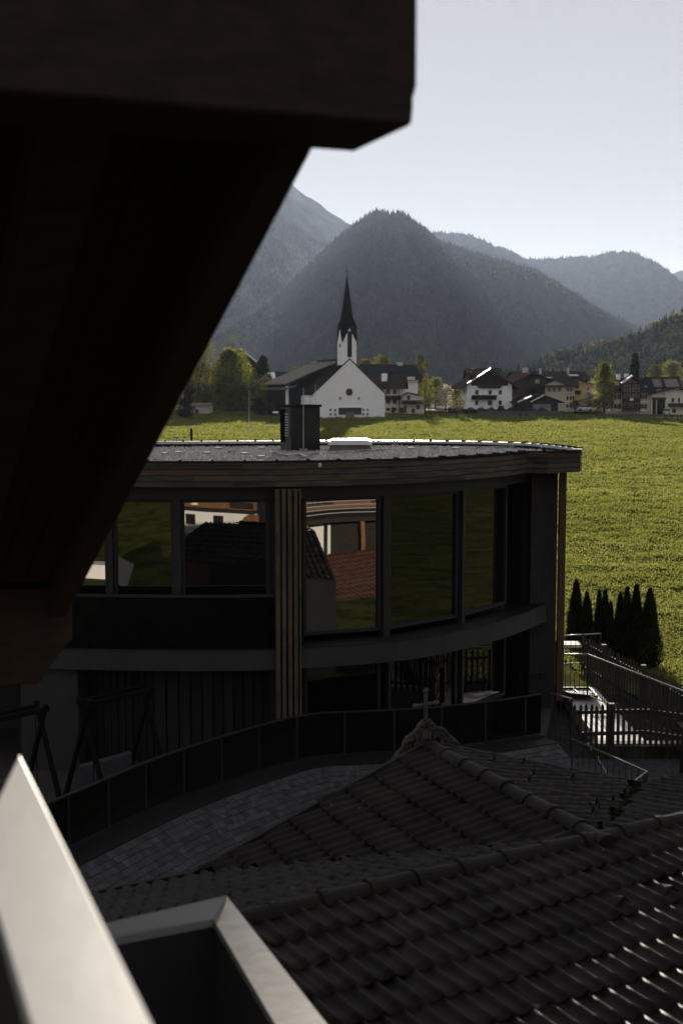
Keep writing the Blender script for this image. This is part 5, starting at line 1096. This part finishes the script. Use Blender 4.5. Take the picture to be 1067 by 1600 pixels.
h = House('house', 'pale house with grey two part solar roof behind the garages at the right edge', 'house', 1037, 640, 385, R(-4)); m_ = h.m
h.body(46*m_, 12, 34*m_, 50*m_, 'side', pale_w, over=(1, .8), roof=roof_b); h.mk(MB().box(-3*m_, 0, 1, 2, 38*m_, 46*m_), 'chimney', dark_t)
for x0, x1 in ((-22, -4), (1, 22)): h.mk(MB().xprism([(-.9, 35*m_), (4.2, 46.5*m_), (4.2, 47.3*m_), (-.9, 35.8*m_)], (x0*m_, 0, .0), (0, 1, 0), (0, 0, 1), ((x1 - x0)*m_, 0, 0)), 'solar_panel', roof_g)
h.win(-14*m_, 30*m_, 4*m_, 2.6*m_, fm=frame_b); h.win(10*m_, 30*m_, 4*m_, 2.6*m_, fm=frame_b)
h = House('house', 'white house with an open timber carport and wooden balcony at the right edge', 'house', 1050, 649, 340, R(-5)); m_ = h.m
h.body(66*m_, 10, 33*m_, 42*m_, 'front', pale_w, over=(1, 1), roof=roof_d, ridge_off=6*m_)
h.mk(MB().box(-31*m_, -12*m_, -.10, .02, 1*m_, 27*m_), 'carport', dark_t); h.mk(MB().box(-32*m_, -11*m_, -.5, -.11, 24*m_, 28*m_), 'carport_beam', brown_t); h.mk(MB().box(-26*m_, -24.5*m_, -.5, -.12, 0, 24*m_), 'carport_post', grey_w)
h.balcony(-7*m_, 36*m_, 13.5*m_, 1.2, 5*m_, brown_t); h.win(0, 20*m_, 4*m_, 7*m_, fm=frame_b); h.win(9*m_, 20*m_, 3*m_, 7*m_, fm=frame_b); h.win(2*m_, 4*m_, 6*m_, 6*m_, fm=frame_b); h.win(-14*m_, 31*m_, 1.6*m_, 3.5*m_, fm=frame_b)
# left of the church
h = House('house', 'weathered house with a brown gable and chimney behind the big leafy tree', 'house', 382, 640, 400, R(18)); m_ = h.m
h.body(40*m_, 14, 70*m_, 86*m_, 'front', brown_t, over=(1.2, 1.6), roof=roof_g); h.chimney(3*m_, 6, 84*m_, 92*m_, 1.6, dark_t, dark_t); h.mk(MB().bar((0, -1.3, 88*m_), (24*m_, -1.3, 70.5*m_), .3, .4), 'verge_flashing', roof_m)
for x in (-8, 8): h.win(x*m_, 60*m_, 1.1, 1.3, fm=frame_b)
h = House('barn', 'reddish brown barn with a pale gable edge between the big tree and the church', 'barn', 420, 646, 366, R(16)); m_ = h.m
h.body(44*m_, 14, 42*m_, 60*m_, 'front', red_t, over=(.9, 1.2), roof=roof_b, ridge_off=-4*m_); h.mk(MB().bar((-26*m_, -.95, 41*m_), (-4*m_, -.95, 61.5*m_), .3, .4), 'verge_flashing', roof_g)
h = House('house', 'dark low roofs with bright metal sheets between the barn and the church', 'house', 436, 640, 405, R(6)); m_ = h.m
h.body(46*m_, 12, 48*m_, 58*m_, 'side', grey_w, over=(.8, .8), roof=roof_d); h.mk(MB().xprism([(-.9, 48*m_), (5.4, 57.5*m_), (5.4, 58.4*m_), (-.9, 48.9*m_)], (-16*m_, 0, 0), (0, 1, 0), (0, 0, 1), (11*m_, 0, 0)), 'metal_sheet', roof_m)
h = House('shed', 'low grey shed with a flat pale roof left of the big leafy tree', 'shed', 312, 650, 345, R(-4)); m_ = h.m
h.body(30*m_, 6, 16*m_, 19*m_, 'side', grey_w, over=(.6, .5), roof=roof_g); h.door(-4*m_, 5*m_, 10*m_, dark_t)
h = House('house', 'large weathered house hidden behind the leaning tree at the roof eave', 'house', 318, 645, 380, R(5)); m_ = h.m
h.body(60*m_, 14, 50*m_, 76*m_, 'front', brown_t, over=(1.5, 1.6), roof=roof_b); h.balcony(-26*m_, 26*m_, 30*m_, 1.3, 6*m_, dark_t)
for x in (-14, 0, 14): h.win(x*m_, 38*m_, 1.2, 1.4, fm=frame_b)

# --- trees
leaf_spring = leafmat('spring_leaf', (.066, .084, .024), (.16, .168, .064), .55, .35)
leaf_green = leafmat('fresh_green_leaf', (.045, .062, .022), (.185, .20, .09), .6, .4)
leaf_olive = leafmat('olive_leaf', (.068, .074, .032), (.14, .14, .066), .5, .4)
leaf_dark = leafmat('dark_needle', (.012, .017, .009), (.030, .036, .014), .15, .4)
leaf_blossom = leafmat('blossom_petal', (.30, .27, .22), (.48, .44, .38), .4, .5, (1, 1, .9))
leaf_rust = leafmat('rusty_leaf', (.13, .075, .025), (.20, .13, .05), .5, .5)
def tree(name, label, cat, px, by, ty, wpx, D, lm, n, seed, kind='round', trunk=.10, lean=0.0, leaf=.42, crown0=.22, group=None, lumps=16):
    rng = np.random.default_rng(seed); b = PD(px, by, D); h = (by - ty) * D / F; r = wpx * D / F / 2; t = thing(name, label, cat, b, group=group)
    rd = random.Random(seed); tr = MB(); top = Vector((lean * h, 0, h * .78)); pts = [Vector((0, 0, -.3)), Vector((lean * h * .15, 0, h * .2)), Vector((lean * h * .5, rd.uniform(-.1, .1), h * .5)), top]; tk = h * .022 + .05
    tr.tube(pts, [tk, tk * .8, tk * .5, tk * .12], 8); t0 = crown0
    cl = []
    for i in range(lumps):
        f = t0 + (1 - t0) * ((i + .5) / lumps); z = h * f; g = (f - t0) / (1 - t0)
        if kind == 'round': pr = math.sin(math.pi * min(1, .12 + .86 * g)) ** .6
        elif kind == 'egg': pr = (math.sin(math.pi * min(1, .16 + .84 * g ** .8)) ** .75)
        elif kind == 'column': pr = .75 + .25 * math.sin(math.pi * g) - .55 * max(0, g - .75) / .25
        else: pr = max(.05, 1 - g)
        a = i * 2.399 + rd.uniform(-.4, .4); q = r * pr * rd.uniform(.35, .72); c = Vector((lean * z + math.cos(a) * q, math.sin(a) * q, min(z, h - r * .25)))
        cr = r * (.26 + .26 * pr) * rd.uniform(.75, 1.2)
        if kind == 'cone': cr = r * (.16 + .45 * pr)
        cl.append((c, cr)); s0 = Vector((lean * z * .7, 0, max(h * .1, z * .68))); mid = s0.lerp(c, .6) + Vector((0, 0, -.04 * h * rd.random())); tr.tube([s0, mid, c], [tk * .34 * (1 - .5 * g), tk * .22 * (1 - .5 * g), .015], 5)
    V = []; per = n // len(cl)
    for c, cr in cl:
        d = rng.normal(size=(per, 3)); d /= np.linalg.norm(d, axis=1)[:, None]; rr = cr * (.35 + .70 * rng.random(per) ** .55) * (1 + .25 * np.sin(d[:, 0] * 5 + c.x) * np.cos(d[:, 2] * 4))
        V.append(np.array(c) + d * rr[:, None] * np.array([1, 1, .85]))
    c = np.concatenate(V); k = c[:, 2] > h * t0 * .55; c = c[k]; m = len(c)
    nrm = rng.normal(size=(m, 3)); nrm /= np.linalg.norm(nrm, axis=1)[:, None]; t1 = np.cross(nrm, [0, 0, 1]) + 1e-6; t1 /= np.linalg.norm(t1, axis=1)[:, None]; t2 = np.cross(nrm, t1); s = (leaf * (.35 + .65 * rng.random(m)))[:, None]
    v = np.concatenate([c - t1 * s * .5, c + t2 * s * .55 - t1 * s * .08, c + t1 * s * .5, c - t2 * s * .5 + t1 * s * .1]); i = np.arange(m)
    npmesh('crown', v, np.stack([i, m + i, 2*m + i, 3*m + i], 1), lm, t); tr.build('trunk', bark, t, local=True, smooth=True); return t
tree('broadleaf_tree', 'large round leafy tree with sunlit edges left of the church', 'tree', 362, 651, 545, 84, 362, leaf_green, 13000, 1, 'egg', leaf=.62, crown0=.10, lumps=34)
tree('broadleaf_tree', 'small bright tree between the big leafy tree and the church', 'tree', 419, 648, 591, 36, 345, leaf_spring, 5000, 2, 'egg', leaf=.45, crown0=.14, lumps=18)
tree('bush', 'low rounded bush at the foot of the church behind the vent housing', 'bush', 437, 650, 613, 26, 338, leaf_green, 2600, 3, 'round', leaf=.36, crown0=.05, lumps=10)
tree('bush', 'dark bush at the foot of the big leafy tree on its right', 'bush', 405, 652, 622, 24, 340, leaf_dark, 2200, 31, 'round', leaf=.36, crown0=.05, lumps=10)
tree('bush', 'dark small round bush under the roof eave by the low shed', 'bush', 290, 655, 622, 34, 322, leaf_dark, 2600, 32, 'round', leaf=.36, crown0=.12, lumps=10)
tree('bush', 'bright bush behind the low shed', 'bush', 312, 640, 600, 24, 362, leaf_spring, 2200, 33, 'round', leaf=.4, crown0=.12, lumps=9)
tree('bare_tree', 'thin still leafless tree rising behind the big leafy tree', 'tree', 364, 640, 521, 40, 395, leaf_olive, 900, 4, 'round', leaf=.30, crown0=.5, lumps=30)
tree('leaning_tree', 'leaning half bare tree beside the roof eave', 'tree', 304, 650, 532, 62, 350, leaf_olive, 2600, 5, 'egg', leaf=.42, crown0=.38, lean=.16, lumps=24)
tree('pine_tree', 'dark pine beside the weathered house with the chimney', 'tree', 412, 640, 556, 24, 380, leaf_dark, 3200, 6, 'egg', leaf=.55, crown0=.4, lumps=16)
tree('broadleaf_tree', 'pale green crown directly right of the church tower behind the dark roof', 'tree', 572, 640, 562, 32, 430, leaf_olive, 2600, 7, 'round', leaf=.6, crown0=.5, lumps=14)
tree('broadleaf_tree', 'wide pale green crown above the dark roof right of the church', 'tree', 598, 640, 557, 36, 432, leaf_olive, 3000, 8, 'round', leaf=.6, crown0=.5, lumps=14)
tree('broadleaf_tree', 'small bright crown peeping over the shingled church roof', 'tree', 462, 640, 574, 22, 430, leaf_spring, 1600, 9, 'round', leaf=.5, crown0=.6, lumps=9)
tree('poplar_tree', 'upright poplar behind the gable of the white guest house', 'tree', 658, 640, 555, 27, 392, leaf_olive, 4200, 10, 'column', leaf=.5, crown0=.25, lumps=18)
tree('broadleaf_tree', 'round low tree behind the slender young tree', 'tree', 680, 642, 590, 34, 372, leaf_green, 3400, 11, 'round', leaf=.45, crown0=.22, lumps=14)
tree('young_tree', 'slender young tree standing alone in the meadow edge right of the church', 'tree', 664, 655.5, 590, 24, 318, leaf_olive, 1100, 12, 'egg', leaf=.34, crown0=.35, lumps=16)
tree('blossom_tree', 'pale blossoming tree left of the white chalet', 'tree', 696, 640, 603, 32, 362, leaf_blossom, 2400, 13, 'round', leaf=.4, crown0=.2, lumps=12)
tree('young_tree', 'half leafed small tree in front of the white chalet at its left corner', 'tree', 713, 649, 609, 26, 330, leaf_olive, 1700, 14, 'round', leaf=.36, crown0=.18, lumps=16)
tree('broadleaf_tree', 'tall leafy tree in front of the shuttered farmhouse', 'tree', 943, 647, 567, 40, 338, leaf_green, 6500, 15, 'egg', leaf=.5, crown0=.16, lumps=30)
tree('blossom_tree', 'small pale blossoming tree left of the tall leafy tree', 'tree', 921, 641, 611, 26, 350, leaf_blossom, 1600, 16, 'round', leaf=.4, crown0=.2, lumps=10)
tree('fir_tree', 'dark fir behind the roof of the shuttered farmhouse', 'tree', 990, 640, 551, 33, 392, leaf_dark, 5200, 17, 'cone', leaf=.75, crown0=.08, lumps=30)
tree('broadleaf_tree', 'pale sunlit round tree behind the solar roof at the right', 'tree', 1024, 600, 571, 27, 620, lime, 2600, 18, 'round', leaf=.9, crown0=.1, lumps=14)
tree('broadleaf_tree', 'wide pale sunlit tree at the right edge behind the solar roof', 'tree', 1050, 600, 566, 38, 640, lime, 3200, 19, 'round', leaf=.9, crown0=.1, lumps=16)
tree('topiary_tree', 'small rust coloured round tree beside the hut', 'tree', 897, 646, 625, 14, 343, leaf_rust, 1100, 20, 'round', leaf=.3, crown0=.45, lumps=9)
tree('bush', 'yellowish shrub at the parking place by the tall leafy tree', 'bush', 933, 648, 628, 10, 336, leaf_spring, 600, 21, 'round', leaf=.28, crown0=.1, lumps=7)
tree('bush', 'green shrub left of the hut beside the parked car', 'bush', 805, 642, 622, 11, 352, leaf_green, 800, 22, 'column', leaf=.3, crown0=.05, lumps=8)
for i, (px, by, ty, w, lab) in enumerate(((614,645,637,9,'low dark shrub under the left window of the white guest house'),(628,646,637,10,'low dark shrub beside the annex door'),(645.5,645.5,638,7,'clipped ball shrub in front of the annex'))):
    tree('bush', lab, 'bush', px, by, ty, w, 343, leaf_dark, 500, 40 + i, 'round', leaf=.25, crown0=.05, lumps=6)
# hedge, low walls, garden fence, road
hg = thing('hedge', 'dark clipped hedge along the foot of the white chalet', 'hedge', PD(735, 645, 341)); q0, q1 = PD(700, 645, 341), PD(800, 645.5, 339); hv = []
N = 4500; tt = RNG.random(N); c = np.array(q0)[None] * (1 - tt[:, None]) + np.array(q1)[None] * tt[:, None]; c[:, 1] += RNG.uniform(-.5, .5, N); c[:, 2] += RNG.random(N) * (1.15 + .3 * np.sin(tt * 40)); s = RNG.uniform(.1, .28, N)[:, None]
t1 = RNG.normal(size=(N, 3)); t1 /= np.linalg.norm(t1, axis=1)[:, None]; t2 = RNG.normal(size=(N, 3)); t2 /= np.linalg.norm(t2, axis=1)[:, None]; i = np.arange(N)
npmesh('foliage', np.concatenate([c - t1 * s, c + t2 * s, c + t1 * s]) - np.array(hg.location), np.stack([i, N + i, 2 * N + i], 1), leaf_dark, hg)
low_w = mat('grey_field_wall', (.085, .08, .075), .95, .3, 1.5); low_c = mat('grey_wall_coping', (.13, .125, .12), .95, .2, 1.5)
def wallrun(label, a, b, hgt, th, m, name='garden_wall', cat='wall'):
    t = thing(name, label, cat, a); d = (b - a); n = Vector((-d.y, d.x, 0)).normalized() * th / 2; up = Vector((0, 0, hgt))
    MB().add([a - n - up * .3, b - n - up * .3, b + n - up * .3, a + n - up * .3, a - n + up, b - n + up, b + n + up, a + n + up], [(3,2,1,0),(4,5,6,7),(0,1,5,4),(1,2,6,5),(2,3,7,6),(3,0,4,7)]).build('wall', m, t)
    MB().bar(a + up + Vector((0, 0, .06)), b + up + Vector((0, 0, .06)), th + .12, .11).build('coping', low_c, t)
wallrun('low grey wall in front of the dark hut and the white chalet', PD(745, 648, 334), PD(882, 647.5, 334), .75, .35, low_w)
wallrun('low pale roadside wall in front of the shuttered farmhouse', PD(936, 650, 329), PD(1036, 651.5, 326), .55, .35, low_w)
gf = thing('garden_fence', 'red brown garden fence behind the slender young tree', 'fence', PD(690, 645, 345)); a, b = PD(668, 643, 349), PD(705, 645.5, 343); d = b - a; L = d.length; pk_ = None
for z in (.4, .85): MB().bar(a + Vector((0, 0, z)), b + Vector((0, 0, z)), .06, .10).build('rail', red_t, gf)
for i in range(int(L / .32)):
    if pk_ is None: pk_ = MB().box(-.07, .07, -.05, -.02, -.1, 1.15).build('picket', red_t, gf, local=True); o = pk_
    else: o = pk_.copy(); COL.objects.link(o)
    o.location = a + d * (i * .32 / L) - gf.location
rd_ = MB(); p = [PD(1000, 652.5, 324), PD(1036, 652, 325), PD(1110, 653, 322), PD(1120, 664, 296), PD(1060, 657.5, 312)]; rd_.add([(q.x, q.y, gz(q.x, q.y) + .18) for q in p], [tuple(range(5))]); tag(rd_.build('road', mat('grey_road', (.16, .155, .15), .9, .2, .6)), 'grey village road leaving the frame at the right', kind='structure')
yd = MB(); p = [PD(640, 643, 360), PD(700, 641, 352), PD(700, 636, 372), PD(640, 637, 380)]; yd.add([(q.x, q.y, gz(q.x, q.y) + .35) for q in p], [tuple(range(4))]); tag(yd.build('yard', mat('pale_yard', (.42, .40, .37), .9, .15, .6)), 'pale gravel yard between the annex and the blossom tree', kind='structure')
# --- clothes lines and cars
cl_m = mat('galvanised_post', (.12, .12, .125), .5, .1, 4, metal=.5)
for px, lab in ((752.5, 'left T shaped clothes post in front of the white chalet'), (766.5, 'right T shaped clothes post in front of the white chalet')):
    b = PD(px, 643, 338); t = thing('clothes_post', lab, 'clothes post', b, group='clothes posts on the lawn'); MB().tube([b, b + Vector((0, 0, 1.45))], .06, 6).build('pole', cl_m, t); MB().tube([b + Vector((-.6, 0, 1.45)), b + Vector((.65, 0, 1.45))], .05, 6).build('cross_arm', cl_m, t)
tyre_m = mat('tyre', (.012, .012, .012), .9, .2, 4)
def car(label, px, py, D, rz, paint, L=4.4, hgt=1.6, van=False):
    b = PD(px, py, D); t = thing('parked_car', label, 'car', b, rz, 'cars parked in the village'); w = 1.8; k = hgt / 1.6
    prof = [(-L/2, .35), (-L/2 + .05, .80*k), (-L/2 + .25, .98*k), (-L/2 + .9, 1.02*k), (L/2 - .95, 1.0*k), (L/2 - .15, .82*k), (L/2, .55), (L/2 - .05, .30), (-L/2 + .1, .28)]
    MB().xprism(prof, (0, -w/2, 0), (1, 0, 0), (0, 0, 1), (0, w, 0)).build('body', paint, t, local=True, bevel=.07)
    MB().xprism([(-L/2 + .30, .99*k), (-L/2 + .65, 1.50*k), (-L/2 + 1.0, 1.56*k), (L/2 - 1.9, 1.56*k), (L/2 - 1.05, 1.0*k)], (0, -w/2 + .12, 0), (1, 0, 0), (0, 0, 1), (0, w - .24, 0)).build('window_glass', pane_m, t, local=True, bevel=.05)
    MB().xprism([(-L/2 + .6, 1.50*k), (-L/2 + 1.0, 1.60*k), (L/2 - 1.95, 1.60*k), (L/2 - 1.8, 1.52*k)], (0, -w/2 + .10, 0), (1, 0, 0), (0, 0, 1), (0, w - .2, 0)).build('car_roof', paint, t, local=True, bevel=.03)
    for sx in (-L/2 + .85, L/2 - .85):
        for sy in (-w/2 - .01, w/2 - .19):
            wh = MB().tube([(sx, sy, .33), (sx, sy + .2, .33)], .33, 14).build('wheel', tyre_m, t, local=True); MB().tube([(sx, sy - .012, .33), (sx, sy + .212, .33)], .19, 10).build('rim', cl_m, wh, local=True)
    for sy in (-.6, .6):
        MB().box(L/2 - .12, L/2 + .01, sy - .18, sy + .18, .62, .76).build('headlight', frame_w, t, local=True); MB().box(-L/2 - .01, -L/2 + .08, sy - .15, sy + .15, .62, .85).build('tail_light', red_t, t, local=True)
car('white estate car parked by the small rust coloured tree', 914, 642, 344, R(-4), mat('white_car_paint', (.72, .72, .72), .3, .03, 2, coat=.5), 4.5)
car('silver car parked behind the white estate car', 906, 640, 350, R(-8), mat('silver_car_paint', (.35, .36, .37), .3, .05, 2, coat=.5, metal=.4), 4.3)
car('grey blue car parked against the wall of the white chalet', 782, 643, 346, R(85), mat('blue_car_paint', (.05, .07, .10), .3, .1, 2, coat=.5))
car('dark car half hidden between the white chalet and the hut', 810, 642, 346, R(10), mat('grey_car_paint', (.10, .10, .105), .3, .1, 2, coat=.5))
car('small pale car under the carport at the right edge', 1040, 648, 336, R(80), mat('silver_car_paint', (.35, .36, .37), .3, .05, 2))
# ---------------------------------------------------------------- what the tall windows mirror: the hotel wings behind and beside the balcony
hot_w = mat('sunlit_white_render', (.72, .68, .62), .9, .06, 1.0)
hot_t = board_mat('orange_larch', (.10, .045, .02), (.22, .11, .05), (.16, .07, .03), 8, 1, uv=False)
hot_r = mat('red_tile_mirror', (.10, .045, .03), .7, .4, 5, .5, 20)
hw = thing('hotel_wing', 'hotel front with white wall, orange timber and curved board screen, mirrored left of the slats', 'hotel', (-3, 5, 0))
wd_ = Vector((o0.x - oc.x, o0.y - oc.y, 0)).normalized(); wn_ = Vector((wd_.y, -wd_.x, 0)); wn_ = wn_ if wn_.y > 0 else -wn_; wo = Vector((oc.x, oc.y, 0)) + wn_ * .03 + wd_ * .02
def hbox(a0, a1, z0, z1, t, name, m, parent=None, t0=0.0): return MB().obox(wo + wd_ * ((a0 + a1) / 2) + wn_ * (t0 + t / 2) + Vector((0, 0, (z0 + z1) / 2)), wd_ * ((a1 - a0) / 2), wn_ * (t / 2), Vector((0, 0, (z1 - z0) / 2))).build(name, m, parent or hw)
hbox(0, 5.2, 3.52, 4.22, .05, 'timber_storey', hot_t); hbox(0, 5.2, 3.43, 3.515, .22, 'fascia', dark_t); hbox(0, 5.2, 2.70, 3.425, .04, 'wall', hot_w); hbox(-.2, 5.4, 1.96, 2.695, .5, 'parapet', mat('parapet_grey', (.16, .145, .135), .9, .1, 2)); hbox(-.2, 5.4, 1.0, 1.955, .55, 'lower_roof', hot_r)
for a in (1.15, 2.15): w_ = hbox(a, a + .34, 2.98, 3.30, .03, 'window', frame_b, None, .041); hbox(a + .03, a + .31, 3.01, 3.27, .01, 'pane', pane_m, w_, .072)
MB().xprism([(-.1, 2.3), (.95, 2.3), (.82, 2.42), (.66, 2.5), (.56, 2.75), (.42, 3.02), (.25, 3.12), (-.1, 3.14)], wo + wn_ * .05 + Vector((0, 0, .27)), wd_, (0, 0, 1), wn_ * .06).build('curved_screen', hot_t, hw)
hbox(.1, .9, 3.56, 3.75, .04, 'railing_grid', dark_t, None, .051)
lp = MB(); q = wo + wd_ * 2.1 + wn_ * .15; lp.tube([q + Vector((0, 0, 3.60)), q + Vector((0, 0, 3.80))], [.13, .10], 10); lp.build('wall_lamp', mat('lamp_shade', (.7, .55, .3), .6, .1, 3), hw)
gs = thing('garden_stair', 'white sloping stair parapet in the hotel garden, mirrored in the far left window', 'stair', (-12, 1, 0)); MB().bar((-12.6, 3.2, 2.6), (-10.6, -1.0, .4), .5, .9).build('parapet', hot_w, gs); MB().box(-18, -11.2, -2.5, -1.5, -.4, .55).build('garden_wall', hot_w, gs)
ev = thing('guest_wing', 'guest wing with timber balcony and white bay, mirrored in the window right of the slats', 'hotel', (14, 2, 0))
MB().box(8.5, 27, -3, 1.0, -.3, 2.05).build('wall', hot_w, ev); MB().box(8.0, 27.5, -3.4, 3.2, 2.06, 2.22).build('balcony_floor', dark_t, ev); MB().box(8.5, 27, -3, .6, 2.23, 5.2).build('timber_storey', hot_t, ev)
for a, b in ((13.2, 15.4), (18.2, 22.5), (24.0, 26.0)): MB().box(a, b, 1.005, 1.06, .0, 1.9).build('shop_front', dark_t, ev)
for x in (9.6, 12.4, 15.2, 18.0, 20.8, 23.6, 26.4): MB().box(x - .10, x + .10, 2.9, 3.1, .2, 2.05).build('post', hot_t, ev)
for x in (11, 14.5, 18, 21.5, 25): w_ = MB().box(x - .7, x + .7, .59, .66, 2.4, 4.3).build('window', frame_b, ev); MB().box(x - .6, x + .6, .661, .67, 2.5, 4.2).build('pane', pane_m, w_)
rl_ = MB()
for z in (2.4, 2.55, 2.7, 2.85): rl_.tube([(8.1, 3.1, z), (27.3, 3.1, z)], .022, 6)
rl_.build('balcony_rail', frame_w, ev)
def red_roof():
    nx, ny = 700, 70; a = np.linspace(7.0, 27.0, nx); b = np.linspace(0, 1, ny); A, B = np.meshgrid(a, b); cr = (B * 12) % 1
    Z = .95 - 1.1 * B + .05 * np.maximum(0, np.cos(A * 2 * np.pi / .24)) + .04 * cr; Y = 3.4 + 4.2 * B
    i = (np.arange(ny - 1)[:, None] * nx + np.arange(nx - 1)[None, :]).ravel(); npmesh('lower_roof', np.stack([A, Y, Z], 2).reshape(-1, 3) - np.array(ev.location), np.stack([i, i + 1, i + 1 + nx, i + nx], 1), hot_r, ev)
red_roof()
# ---------------------------------------------------------------- haze
def haze():
    m = bpy.data.materials.new('haze'); m.use_nodes = True; n = m.node_tree.nodes; l = m.node_tree.links
    for x in list(n):
        if x.type != 'OUTPUT_MATERIAL': n.remove(x)
    pv = n.new('ShaderNodeVolumePrincipled'); pv.inputs['Color'].default_value = (.60, .73, 1.0, 1); pv.inputs['Density'].default_value = HAZE; pv.inputs['Anisotropy'].default_value = .35
    l.new(pv.outputs[0], [x for x in n if x.type == 'OUTPUT_MATERIAL'][0].inputs['Volume'])
    zmax = max(float(TERR[k][0][:, :, 2].max()) for k in TERR) + 40
    o = MB().box(-8400, 8400, -300, 19000, -12, zmax).build('haze', m)
    tag(o, 'pale bluish haze filling the valley', kind='stuff')
HAZE = 0.17e-4
haze()
